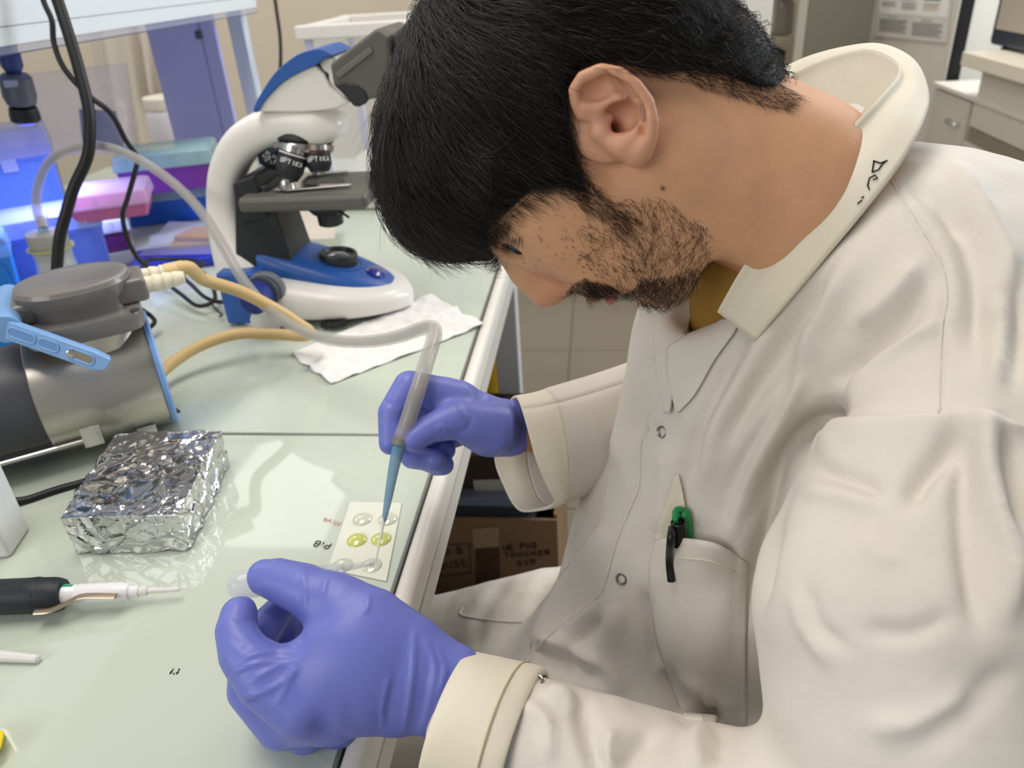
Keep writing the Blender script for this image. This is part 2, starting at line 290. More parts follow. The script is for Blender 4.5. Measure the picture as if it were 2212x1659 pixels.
# yellow bin below the bench
yb_ = empty('yellow_bin', (-0.34, 1.58, FLOOR), 'yellow plastic waste bin under the bench behind its leg', 'bin')
m_yel = mat('yellow_plastic', 'caa705', .45)
MB().loft([sell((-0.34, 1.58, z), (1, 0, 0), (0, 1, 0), r, r, 28, 5) for z, r in ((FLOOR, 0.12), (FLOOR + .02, .125), (-0.10, 0.15))]).build('bucket', m_yel, yb_)
MB().loft([sell((-0.34, 1.58, z), (1, 0, 0), (0, 1, 0), r, r, 28, 5) for z, r in ((-0.099, 0.158), (-0.075, .158), (-0.065, .14))]).build('lid', m_yel, yb_, bevel=.004)
# cardboard box with handwriting, clear tub and dark carton below the bench
m_card = mat('cardboard', '86694b', .85, var=.12, vscale=12, bump=.15, bscale=60); m_ink = mat('marker_ink', '15120f', .6)
YB = 0.95
b0 = onY(1203, 1124, YB); bz1 = b0.z; bx1 = b0.x; bx0 = bx1 - 0.40
cb = empty('cardboard_box', (bx1 - .2, YB + .15, FLOOR), 'open brown cardboard box with capital handwriting and tape, under the bench', 'box')
zb = -0.70; th = 0.005
for nm, c, sz in (('front_panel', ((bx0 + bx1) / 2, YB + th / 2, (bz1 + zb) / 2), (bx1 - bx0, th, bz1 - zb)), ('back_panel', ((bx0 + bx1) / 2, YB + .30, (bz1 + zb) / 2), (bx1 - bx0, th, bz1 - zb)),
                  ('side_panel', (bx0 + th / 2, YB + .15 + .001, (bz1 + zb) / 2 + .004), (th, .29, bz1 - zb)), ('side_panel', (bx1 - th / 2, YB + .15 + .001, (bz1 + zb) / 2 + .006), (th, .29, bz1 - zb)), ('bottom_panel', ((bx0 + bx1) / 2, YB + .15, zb), (bx1 - bx0, .3, th))):
    MB().box(c, sz).build(nm, m_card, cb, smooth=False)
fp = lambda x, y: onY(x, y, YB - 0.0012)
ta_, tb_, tc_, td_ = fp(1019, 1142), fp(1078, 1137), fp(1082, 1300), fp(1030, 1310)
MB().prism([ta_, tb_, fp(1078, 1180), fp(1024, 1184)], (0, -.001, 0)).build('tape_tab', mat('tape_tan', 'a68b6c', .4), cb, smooth=False)
MB().prism([fp(1028, 1186), fp(1078, 1181), tc_, td_], (0, -.0006, 0)).build('brown_tape', mat('tape_brown', '55402f', .3), cb, smooth=False)
def write(txt, o, ux_, h, r, parent, mt=None, name='handwriting', jit=0.2, gap=1.6, normal=(0, -1, 0), upv=None):
    o = Vector(o); e1 = Vector(ux_).normalized(); n_ = Vector(normal); e2 = Vector(upv).normalized() if upv else n_.cross(e1).normalized()
    return strokes(txt, lambda x, y: o + e1 * x + e2 * y, h, r, jit=jit, gap=gap).build(name, mt or m_ink, parent)
for txt, p0, p1, h in (('NE PAS', (1089, 1190), (1160, 1183), 15), ('TOUCHER', (1091, 1205), (1188, 1198), 13), ('SVP', (1119, 1223), (1158, 1219), 14), ('OB', (962, 1198), (1000, 1196), 17), ('OUSE', (951, 1230), (1012, 1222), 18)):
    q0, q1 = fp(*p0), fp(*p1); L = (q1 - q0).length; hh = rpx(h, (q0 - Vector(CAM)).length * .93); n = len(txt)
    gap = L / (hh / 6) / max(1, n - 1) - 4 if n > 1 else 1
    gap = (L / (hh / 6) - 4 * n) / max(1, n - 1)
    write(txt, q0, q1 - q0, hh, 0.0009, cb, gap=gap)
MB().tube([fp(930, 1178), fp(1014, 1175), fp(1018, 1237), fp(930, 1246)], 0.0009, 5).build('drawn_frame', m_ink, cb)
tub = empty('clear_tub', (bx1 - .2, YB + .16, -.69), 'clear plastic tub standing inside the cardboard box', 'tub')
m_clr = mat('clear_plastic_dark', '6c7684', .12, alpha=.45); q = onY(1000, 1100, YB + .03)
MB().loft([[V(bx0 + .03 + k, YB + .02 + k, z), V(bx1 - .03 - k, YB + .02 + k, z), V(bx1 - .03 - k, YB + .28 - k, z), V(bx0 + .03 + k, YB + .28 - k, z)] for z, k in ((-.69, .03), (-0.325, .0), (-.322, .0))], True).build('tub_body', m_clr, tub, bevel=.004)
MB().loft([[V(bx0 + .02, YB + .012, z), V(bx1 - .018, YB + .012, z), V(bx1 - .018, YB + .288, z), V(bx0 + .02, YB + .288, z)] for z in (-.338, -.32)]).build('lid_rim', mat('clear_rim', '8c9aac', .15, alpha=.6), tub, bevel=.004)
dc = empty('dark_carton', (-.2, YB + .12, -.319), 'dark brown carton with a pale label, standing on the clear tub', 'box')
YD = YB + .035; k0 = onY(1010, 1000, YD); k1 = onY(1200, 1085, YD)
cr = onY(1198, 1050, YD).x; ct = onY(1080, 985, YD).z
MB().box((cr - .16, YD + .10, (-.319 + ct) / 2), (.32, .20, ct + .319)).build('carton', mat('dark_carton', '3d2d27', .7, var=.1), dc, bevel=.003)
MB().prism([onY(x, y, YD - .001) for x, y in ((1022, 1037), (1110, 1034), (1110, 1078), (1027, 1077))], (0, -.001, 0)).build('label', mat('label_grey', 'b9b6b0', .6), dc, smooth=False)
pt = empty('blue_crate', (-.22, .80, FLOOR), 'blue plastic crate on the floor beneath the bench front', 'crate')
MB().loft([[V(-.42 - k, .62 - k, z), V(-.15 + k, .62 - k, z), V(-.15 + k, .88 + k, z), V(-.42 - k, .88 + k, z)] for z, k in ((FLOOR, -.02), (-.47, 0), (-.47, .008), (-.455, .008))]).build('crate_body', mat('crate_blue', '44586e', .5), pt, bevel=.004)
from mathutils import noise as mn
# ================================================================== microscope
MY = 0.985; KM = 1.03 / FPX
M_ = lambda x, y, Y=MY: onY(x, y, Y)
m_mw = mat('scope_white', 'e9e5de', 0.28, spec=.5); m_mb = mat('scope_blue', '2a5aa6', 0.38); m_mk = mat('scope_black', '26282a', 0.45); m_mg = mat('scope_grey', '5c5b55', 0.42)
m_sil = mat('silver', 'c8c6c2', 0.22, 1.0); m_wt = mat('white_print', 'f2f2f0', .5)
sc = empty('microscope', (-.40, MY, 0), 'white and blue compound microscope with four objectives and grey binocular tube', 'microscope')
al = spline([(640, 668, 62, .074), (588, 628, 76, .066), (542, 578, 62, .052), (508, 515, 47, .037), (490, 440, 37, .028), (494, 370, 35, .027), (524, 312, 37, .028), (575, 277, 37, .031), (640, 262, 36, .036), (690, 266, 40, .038), (722, 266, 30, .034), (742, 258, 12, .022)], 5)
secs = []
for i, (x, y, hw, ht) in enumerate(al):
    c = M_(x, y); a_, b_ = al[max(i - 1, 0)], al[min(i + 1, len(al) - 1)]
    t = (M_(b_[0], b_[1]) - M_(a_[0], a_[1])).normalized(); n = t.cross(V(0, 1, 0)).normalized()
    secs.append(sell(c, n, V(0, 1, 0), hw * KM, ht, 28, 3.0))
MB().loft(secs).build('arm', m_mw, sc, angle=60)
bs = spline([(-.495, .052, .060), (-.47, .070, .066), (-.43, .081, .064), (-.38, .082, .056), (-.34, .078, .048), (-.305, .062, .040), (-.28, .041, .032), (-.265, .018, .022), (-.262, .006, .016)], 4)
MB().loft([sell((x, MY, .004 + h * .5), (0, 1, 0), (0, 0, 1), wd, h * .5, 32, 3.2) for x, wd, h in bs]).build('base', m_mw, sc, angle=60)
bl = spline([(-.458, .044, .102), (-.44, .048, .097), (-.41, .052, .088), (-.36, .053, .072), (-.32, .046, .056), (-.292, .031, .042), (-.275, .013, .030), (-.271, .004, .022)], 4)
ins = MB().loft([sell((x, MY, z - .03), (0, 1, 0), (0, 0, 1), wd, .03, 28, 3.6) for x, wd, z in bl]).build('base_cover', m_mb, sc, angle=60)
c = M_(732, 566); lc = V(c.x, MY, 0.066)
MB().lathe([(.034, -.02), (.034, .003), (.030, .003), (.028, -.004), (0, -.004)], lc, (.25, 0, 1), 36).build('lens_recess', m_mb, sc)
MB().lathe([(.024, -.01), (.026, .006), (.026, .013), (.0245, .016), (.021, .016), (.019, .012), (.0165, .011)], lc, (.12, 0, 1), 36).build('lamp_ring', m_mk, sc)
MB().lathe([(.0175, .0105), (.015, .0125), (.008, .0145), (0, .0150)], lc, (.12, 0, 1), 28).build('lamp_lens', mat('lens_glass', '55585a', .05, coat=1), sc)
bd = M_(818, 602, MY); MB().lathe([(.0165, -.004), (.0165, .001), (.012, .0035), (0, .0045)], V(-.309, MY, .052), (.45, 0, 1), 28, ell=.8).build('badge', mat('badge_blue', '2b3590', .12, coat=.6), sc)
MB().box((-.478, MY, .041), (.062, .132, .074)).build('power_box', m_mb, sc, bevel=.004)
k0 = V(-.437, .905, .058)
MB().lathe([(.0235, 0), (.025, .003), (.025, .011), (.0225, .013), (0, .013)], k0 + V(0, .012, 0), (0, -1, 0), 40).build('focus_ring', mat('knob_grey', '6f757c', .4), sc)
MB().lathe([(.0225, 0), (.0225, .006), (0, .006)], k0 + V(-.002, -.003, 0), (0, -1, 0), 36).build('focus_disc', mat('knob_dark', '4a5058', .4), sc)
MB().lathe([(.019, 0), (.0195, .004), (.0185, .024), (.016, .027), (0, .027)], k0 + V(-.004, -.008, -.001), (0, -1, 0), 36).build('focus_knob', mat('knob_blue', '27367f', .45), sc)
sl = [onY(x, y, MY - .0815) for x, y in ((692, 697), (745, 692), (746, 704), (694, 709))]
MB().prism(sl, (0, .006, 0)).build('dimmer_slot', m_blk, sc, smooth=False)
MB().lathe([(.013, -.003), (.013, .003)], (sl[0] + sl[2]) / 2 + V(0, .009, 0), (0, 0, 1), 30).build('dimmer_wheel', m_mk, sc)
# stage, bracket, condenser
zs = .178
MB().box((-.372, .985, zs - .011), (.168, .130, .020)).build('stage', m_mg, sc, bevel=.007, bseg=4)
MB().lathe([(.026, 0), (.026, .0006)], (-.352, .985, zs - .0006), seg=36, ell=.62).build('stage_hole', m_blk, sc)
MB().hexa([V(-.492, .945, .075), V(-.408, .945, .075), V(-.408, 1.025, .075), V(-.492, 1.025, .075), V(-.468, .948, .185), V(-.425, .948, .185), V(-.425, 1.022, .185), V(-.468, 1.022, .185)]).build('bracket', m_mk, sc, bevel=.003)
MB().hexa([V(-.470, .943, .135), V(-.430, .943, .145), V(-.430, 1.027, .145), V(-.470, 1.027, .135), V(-.468, .943, .190), V(-.436, .943, .200), V(-.436, 1.027, .200), V(-.468, 1.027, .190)]).build('slide_guide', m_mk, sc, bevel=.003)
MB().lathe([(.023, 0), (.027, -.004), (.027, -.012), (.022, -.018), (.0175, -.019), (.0165, -.034), (.012, -.036), (0, -.036)], (-.360, .982, zs - .021)).build('condenser', m_mk, sc)
MB().tube([V(-.338, .962, zs - .033), V(-.322, .945, zs - .036)], .0016, 8).build('iris_lever', m_mk, sc)
MB().prism([V(-.415, .944, zs + .001), V(-.395, .940, zs + .001), V(-.315, .955, zs + .001), V(-.318, .962, zs + .001), V(-.372, .962, zs + .001), V(-.388, .972, zs + .001), V(-.392, 1.012, zs + .001), V(-.362, 1.022, zs + .001), V(-.340, 1.026, zs + .001), V(-.342, 1.034, zs + .001), V(-.405, 1.030, zs + .001)], (0, 0, .0025)).build('slide_clip', m_sil, sc, bevel=.0008)
for p, r, h in ((V(-.398, .950, zs), .0105, .014), (V(-.402, .958, zs + .012), .006, .012), (V(-.384, 1.02, zs), .005, .012)):
    MB().lathe([(r * .7, 0), (r, .002), (r, h * .6), (r * .8, h), (0, h)], p).build('clip_knob', m_sil, sc)
# nosepiece and objectives
nc = V(M_(655, 292).x, .985, M_(655, 292).z); nax = (V(-.10, -.22, -1)).normalized()
MB().lathe([(.02, -.012), (.036, -.004), (.0385, .006), (.034, .010), (0, .010)], nc, nax, 40).build('turret', m_mk, sc)
MB().lathe([(.037, .0095), (.0395, .0105), (.0395, .017), (.036, .020), (0, .020)], nc, nax, 40).build('turret_ring', m_sil, sc)
def objective(a, ya, b, yb, r, band, text, small=False):
    A, B = onY(a[0], a[1], ya), onY(b[0], b[1], yb); ax = (B - A).normalized(); L = (B - A).length
    o = MB().lathe([(r * .92, L * .22), (r, L * .24), (r, L * .72), (r * .93, L * .80), (r * .72, L), (r * .5, L), (0, L)], A, ax, 32).build('objective', m_mk, sc)
    MB().lathe([(r * .9, 0), (r * .96, L * .02), (r * .96, L * .21), (r * .9, L * .235)], A, ax, 32).build('collar', m_sil, o)
    MB().lathe([(r * .99, L * .25), (r * 1.012, L * .255), (r * 1.012, L * .285), (r * .99, L * .29)], A, ax, 32).build('colour_band', band, o)
    MB().lathe([(r * .5, L * .99), (r * .42, L * 1.06), (0, L * 1.06)], A, ax, 24).build('front_lens', m_sil, o)
    view = (Vector(CAM) - A).normalized(); s = ax.cross(view).normalized(); front = s.cross(ax).normalized()
    if front.dot(view) < 0: front = -front
    if text:
        for k, (tx, hgt, pos) in enumerate(text):
            width = len(tx) * 5.6 - 1.6
            def fn(x, y, hgt=hgt, pos=pos, width=width):
                th = (x - width * hgt / 12) / r
                return A + ax * (L * pos - y) + (front * math.cos(th) - s * math.sin(th)) * (r * 1.006)
            strokes(tx, fn, hgt, hgt * .09).build('lettering', m_wt, o)
objective((598, 304), .990, (580, 358), .986, .0175, mat('band_blue', '2f78b5', .4), [('PLAN', .0045, .52), ('4/0.65', .0045, .66), ('0.17', .0035, .76)])
objective((638, 314), .958, (621, 387), .946, .0175, m_wt, [('OPTIKA', .0056, .55)])
objective((684, 314), .968, (691, 371), .960, .0162, mat('band_red', '7d2a24', .4), [('OPTIKA', .0056, .62)])
objective((657, 318), 1.02, (660, 352), 1.03, .0135, m_wt, None)
# head and binocular
def ex(poly, y0, y1, name, mt, parent, bevel=.004, bseg=3, dx=0.0):
    a = [onY(x, y, y0) for x, y in poly]; b = [V(q.x, y1, q.z) for q in a]
    return MB().prism(a, (0, 0, 0), b).build(name, mt, parent, bevel=bevel, bseg=bseg)
ex([tuple(q) for q in spline([(552, 242), (571, 211), (608, 174), (653, 150), (679, 139)], 4)] + [(700, 160), (712, 186), (735, 206), (757, 221), (727, 235), (690, 240), (640, 243)], .948, 1.022, 'head', m_mw, sc, .006)
ex([tuple(q) for q in spline([(547, 243), (550, 226), (573, 186), (600, 150), (642, 118), (682, 106), (698, 108), (719, 120)], 4)] + [tuple(q) for q in spline([(700, 126), (682, 141), (650, 155), (608, 180), (572, 217), (556, 243)], 4)], .944, 1.026, 'head_cover', m_mb, sc, .005)
ex([(684, 134), (697, 120), (722, 120), (752, 170), (760, 222), (735, 208), (714, 186), (700, 160)], .952, 1.018, 'tube_collar', m_mw, sc, .006)
ex([(712, 138), (809, 64), (816, 63), (838, 80), (850, 205), (797, 216), (778, 228), (766, 228), (720, 186)], .925, 1.045, 'binocular_body', m_mg, sc, .008)
ex([(722, 182), (745, 178), (772, 184), (790, 198), (796, 213), (790, 224), (776, 231), (764, 230)], .9235, .93, 'oval_plate', m_mk, sc, .002)
ex([(724, 158), (800, 100), (806, 112), (732, 170)], .9225, .93, 'side_panel', mat('scope_grey2', '6b6a63', .4), sc, .001)
MB().lathe([(.013, 0), (.013, .022)], onY(712, 165, .965) + V(-.006, 0, 0), (1, 0, .45), 28).build('pivot', m_mk, sc)
for yy in (.955, 1.015):
    MB().cyl(onY(830, 130, yy), onY(830, 130, yy) + V(.06, 0, .035), .017).build('eyepiece', m_mk, sc)
# ================================================================== vacuum pump
pa = V(.827, .563, 0).normalized(); pn = V(.563, -.827, 0)  # axis, towards the camera
PC = V(-.463, .680, .064); PR = .059
pu = empty('vacuum_pump', PC - pa * .12 - V(0, 0, .064), 'steel cylinder vacuum pump with grey head and light blue carrying handle', 'pump')
m_st = mat('brushed_steel', 'c4bfb5', .36, 1.0, bump=.08, bscale=90); m_pg = mat('pump_grey', '75716d', .3, spec=.5, coat=.3); m_hb = mat('handle_blue', '7fa9dc', .3)
MB().lathe([(0, -.004), (PR + .002, -.004), (PR + .003, 0), (PR + .001, .002), (0, .002)], PC, pa, 64).build('end_rim', mat('rim_blue', '7da6dd', .35), pu)
MB().lathe([(PR - .001, -.004), (PR, -.006), (PR, -.112), (PR - .001, -.113)], PC, pa, 64).build('front_shell', m_st, pu)
MB().lathe([(PR - .0022, -.112), (PR - .0022, -.165)], PC, pa, 64).build('dark_band', mat('band_grey', '46474c', .4), pu)
MB().lathe([(PR - .001, -.164), (PR, -.166), (PR, -.255), (PR - .004, -.259), (0, -.259)], PC, pa, 64).build('rear_shell', m_st, pu)
for s_ in (-.036,):
    pass
q0 = PC - pa * .075 + pn * .050 + V(0, 0, -.036); 
MB().tube([PC - pa * .25 + pn * (.052) + V(0, 0, -.034), PC - pa * .078 + pn * .052 + V(0, 0, -.034)], .0024, 10).build('tie_rod', m_sil, pu)
for s_ in (.078, .195):
    MB().box(PC - pa * s_ + pn * .0515 + V(0, 0, -.030), (.018, .010, .022), math.atan2(pa.y, pa.x)).build('rod_bracket', m_sil, pu, bevel=.0012)
for s_, k in ((.03, 1), (.23, 1), (.03, -1), (.23, -1)):
    MB().box(PC - pa * s_ + pn * .038 * k + V(0, 0, -.052), (.018, .018, .024), math.atan2(pa.y, pa.x)).build('foot', m_sil, pu, bevel=.001)
HC = PC - pa * .052 + V(0, 0, .058)
R3 = Matrix.Rotation(math.atan2(pa.y, pa.x), 3, 'Z')
MB().lathe([(.043, -.012), (.043, .012), (.040, .014)], HC, (0, 0, 1), 40).build('neck', m_st, pu)
MB().loft([sell(HC + V(0, 0, z), pa, pn, .052 * k, .050 * k, 40, 6) for z, k in ((.006, .98), (.008, 1), (.022, 1), (.024, .98))]).build('flange', m_pg, pu)
MB().loft([sell(HC + V(0, 0, z) - pn * o_, pa, pn, a_, b_, 48, 2.2) for z, a_, b_, o_ in ((.024, .046, .036, 0), (.034, .045, .036, 0), (.044, .050, .042, 0), (.050, .052, .044, 0), (.054, .050, .042, 0), (.0555, .046, .038, 0), (.0545, .042, .034, 0))]).build('pump_head', m_pg, pu)
for a_, b_ in ((1, 1), (1, -1), (-1, 1), (-1, -1)):
    MB().lathe([(.0045, 0), (.0045, .0015), (.003, .002)], HC + pa * .045 * a_ + pn * .043 * b_ + V(0, 0, .0238), seg=16).build('bolt_hole', mat('hole_dark', '3c3a38', .6), pu)
MB().box(HC + pa * .047 + V(0, 0, .036), (.030, .050, .024), M=R3).build('port_block', m_pg, pu, bevel=.004)
MB().box(HC - pa * .047 + V(0, 0, .034), (.022, .044, .022), M=R3).build('side_boss', m_pg, pu, bevel=.006)
m_nip = mat('nipple_white', 'e4ddc4', .4, sss=.2)
nd = pa.copy()
NP = []
for k in (-.013, .014):
    o_ = HC + pa * .061 + pn * k + V(0, 0, .037); NP.append(o_)
    MB().lathe([(.0085, 0), (.0085, .004), (.0078, .006), (.0092, .009), (.0074, .017), (.0088, .018), (.0070, .026), (.0080, .027), (.0058, .037), (.0040, .037), (0, .037)], o_, nd, 20).build('hose_nipple', m_nip, pu)
# handle
hn = [P(x, y, d_) for x, y, d_ in ((10, 702, .700), (228, 779, .700))]
ha = (hn[1] - hn[0]).normalized(); hL = (hn[1] - hn[0]).length; hw_ = pn; hu = hw_.cross(ha).normalized(); hu = hu if hu.z > 0 else -hu
def harm(off, L0, L1, name):
    o_ = hn[0] + off; ring = []
    outer = [(L0 - .004, -.002), (L0, -.008), (L0 + .004, -.0095), (L1 - .012, -.0095), (L1, -.0055), (L1 + .004, .0065), (L1 - .012, .0085), (L0 + .004, .0085), (L0, .007), (L0 - .004, .002)]
    b = MB().prism([o_ + ha * s + hu * t for s, t in outer], hw_ * .011).build(name, m_hb, pu, bevel=.0015)
    return b, o_
arm1, o1 = harm(hw_ * 0, 0, hL, 'handle_arm'); 
for s0, s1, dark in ((.004, .030, 0), (.033, .052, 0), (.060, .086, 1)):
    n_ = 10; pts = []
    for k in range(n_ + 1): a = math.pi / 2 + math.pi * k / n_; pts.append((s0 + .0045 + .0045 * math.cos(a), .0045 * math.sin(a)))
    for k in range(n_ + 1): a = -math.pi / 2 + math.pi * k / n_; pts.append((s1 - .0045 + .0045 * math.cos(a), .0045 * math.sin(a)))
    rim = [o1 + ha * s + hu * t + hw_ * .0115 for s, t in pts]
    MB().tube(rim + [rim[0]], .0009, 6, False).build('slot_rim', m_hb, arm1)
    MB().prism([q + hw_ * -.0003 for q in rim], hw_ * .0006).build('slot_floor', mat('slot_dark', '8a8378', .4, 1.0) if dark else mat('slot_blue', '6590c8', .4), arm1, smooth=False)
MB().lathe([(.0042, 0), (.0042, .0015), (.0025, .0028), (0, .003)], o1 + ha * .064 + hw_ * .0115, hw_, 20).build('screw', m_sil, arm1)
wv = -pn * .086
harm(wv, 0, hL, 'handle_arm')
b_ = MB(); e0 = hn[0] + ha * .002 + hw_ * .011; e1 = hn[0] + ha * .002 + wv
b_.tube([e0, e1], .0125, 20).build('handle_grip', m_hb, pu)
# ================================================================== tubes and cables
m_latex = mat('latex_tube', 'd2b57f', .5, sss=.3); m_vinyl = mat('clear_vinyl', 'c3c0b8', .18, alpha=.42, spec=.6); m_cab = mat('black_cable', '141417', .45)
def hose(name, pix, r, mt, label, cat, n=8, parent=None, seg=14, **k):
    p = spline([tuple(P(*q)) for q in pix], n); o = MB().tube(p, r, seg).build(name, mt, parent)
    if label: tag(o, label, cat, **k)
    return o
n0 = NP[1] if NP[1].y > NP[0].y else NP[0]
n0 = max(NP, key=lambda q: q.y)
pts = [tuple(n0 + nd * .028), tuple(n0 + nd * .045)] + [tuple(P(*q)) for q in ((440, 604, .84), (520, 630, .865), (595, 668, .885), (645, 700, .905), (668, 716, .925), (655, 726, .945), (590, 722, .955), (510, 722, .945), (430, 748, .93), (365, 790, .91), (325, 830, .885), (300, 850, .875))]
lt = empty('latex_hose', n0, 'tan rubber hose looping from the pump nipple towards the microscope', 'hose')
MB().tube(spline(pts, 8), .0070, 16).build('hose_wall', m_latex, lt)
MB().tube([n0 + nd * .022, n0 + nd * .040], .0088, 20).build('hose_sleeve', mat('latex_sleeve', 'd9bf8c', .5), lt)
TUBE = [(93, 492, 1.10), (80, 455, 1.10), (82, 400, 1.09), (110, 345, 1.075), (165, 318, 1.055), (230, 318, 1.03), (300, 345, 1.005), (370, 392, .98), (430, 452, .955), (478, 525, .93), (525, 605, .905), (580, 668, .88), (640, 708, .855), (710, 733, .82), (790, 738, .775), (860, 727, .725), (910, 710, .68), (934, 708, .648), (938, 728, .634), (922, 780, .610), (903, 840, .591), (884, 900, .589), (866, 955, .592)]
vt = empty('clear_tube', P(934, 708, .658), 'clear grey vinyl tube running from the flask to the hand held tip', 'tube')
tp = spline([tuple(P(*q)) for q in TUBE], 10)
MB().tube(tp, .0064, 18).build('tube_wall', m_vinyl, vt)
MB().tube(tp, .0042, 14).build('tube_bore', mat('vinyl_bore', '8f8b84', .3, alpha=.35), vt)
# blue and long clear tips on the end of the tube
bt = [P(866, 953, .592), P(853, 1000, .588), P(838, 1080, .579), P(829, 1128, .573)]
MB().tube(spline([tuple(q) for q in bt], 6), list(np.interp(np.linspace(0, 1, 19), [0, .12, .3, 1], [.0052, .0052, .0046, .0016])), 18).build('blue_tip', mat('tip_blue', '6f9bb8', .15, alpha=.72), vt)
MB().tube([P(829, 1118, .5745), P(824, 1150, .568), P(812, 1212, .556)], [.0018, .0011, .0005], 12).build('fine_tip', mat('tip_clear', 'dfe3e0', .15, alpha=.75), vt)
MB().tube([P(868, 945, .592), P(864, 962, .5915)], .0069, 18).build('joint_ring', mat('joint_dark', '77766f', .4), vt)
# flask
fl = empty('filter_flask', (P(105, 560, 1.10).x, P(105, 560, 1.10).y, 0), 'glass flask closed with a grey rubber stopper behind the pump', 'flask')
F0 = P(112, 548, 1.115); fz = F0.z; m_fg = mat('flask_glass', 'dfe7e4', .03, alpha=.26, spec=.8)
fo = V(F0.x, F0.y, 0); tilt = V(.02, 0, 1)
MB().lathe([(.075, .002), (.080, .012), (.076, .025), (.040, fz - .050), (.028, fz - .028), (.0255, fz - .005), (.0265, fz + .006), (.031, fz + .009), (.031, fz + .011), (.0235, fz + .009), (.0235, fz - .028), (.036, fz - .052), (.072, .025), (.074, .008)], fo, tilt, 40).build('glass', m_fg, fl)
MB().lathe([(.0215, fz - .022), (.0245, fz + .004), (.0275, fz + .030), (.0268, fz + .032), (0, fz + .032)], fo, tilt, 36).build('stopper', mat('rubber_grey', '97958c', .7, var=.12, vscale=60), fl)
MB().lathe([(.0310, fz + .0085), (.0318, fz + .010), (.0310, fz + .0115)], fo, tilt, 40).build('rim', mat('glass_rim', 'a9a873', .1, alpha=.7), fl)
MB().tube([P(96, 520, 1.105), P(93, 492, 1.102)], .0062, 16).build('tube_adapter', mat('adapter_blue', '8fb0cf', .2, alpha=.8), fl)
MB().tube([P(94, 492, 1.10), P(90, 470, 1.10)], .0082, 16).build('tube_collar', m_vinyl, fl)
hose('thick_cable', [(108, -40, .98), (124, 0, .985), (150, 80, .99), (172, 155, .995), (192, 240, 1.0), (193, 310, 1.005), (185, 350, 1.01), (160, 405, 1.015), (143, 460, 1.02), (128, 520, 1.03), (122, 600, 1.05)], .0075, m_cab, 'thick black power cable hanging from the shelf behind the tube arch', 'cable')
hose('thin_cable', [(84, -40, .97), (95, 5, .975), (112, 45, .98), (117, 95, .985), (140, 150, .99), (190, 205, 1.0), (240, 245, 1.01), (270, 300, 1.03), (296, 340, 1.05), (292, 370, 1.07), (275, 430, 1.10), (265, 465, 1.12), (275, 515, 1.14), (300, 560, 1.155), (330, 582, 1.16)], .0035, m_cab, 'thin black wire crossing the thick cable and falling to the bench', 'cable')
hose('microscope_lead', [(500, 651, 1.085), (470, 652, 1.10), (440, 640, 1.12), (410, 612, 1.15), (380, 590, 1.17), (340, 585, 1.18), (310, 575, 1.19), (325, 560, 1.21), (370, 560, 1.205), (420, 562, 1.20), (438, 572, 1.19), (400, 582, 1.185), (350, 588, 1.175), (320, 580, 1.185), (345, 600, 1.165), (390, 635, 1.125), (425, 660, 1.10), (455, 655, 1.10), (465, 640, 1.115), (455, 610, 1.15), (440, 590, 1.175)], .0030, m_cab, 'coiled thin black lead plugged into the back of the microscope', 'cable')
for pth, lb in (([(20, 1085, .715), (60, 1080, .722), (120, 1060, .733), (190, 1040, .745), (240, 1020, .757), (300, 990, .775)], 'black power lead passing behind the foil wrapped block'), ([(372, 885, .862), (390, 900, .858), (393, 925, .845), (380, 945, .833), (330, 960, .826)], 'short black lead curling down from the pump end'), ([(305, 668, 1.02), (325, 682, 1.04), (334, 695, 1.035), (322, 708, 1.03), (300, 715, 1.02)], 'black wire loop showing behind the pump head')):
    hose('power_lead', pth, .0042 if 'loop' not in lb else .003, m_cab, lb, 'cable')
tw = [(455, 652, 1.093), (462, 662, 1.085), (470, 672, 1.08), (480, 680, 1.075), (474, 684, 1.07)]
hose('wire_tie', tw, .0012, m_cab, 'small twisted wire tie hanging by the microscope lead', 'wire')
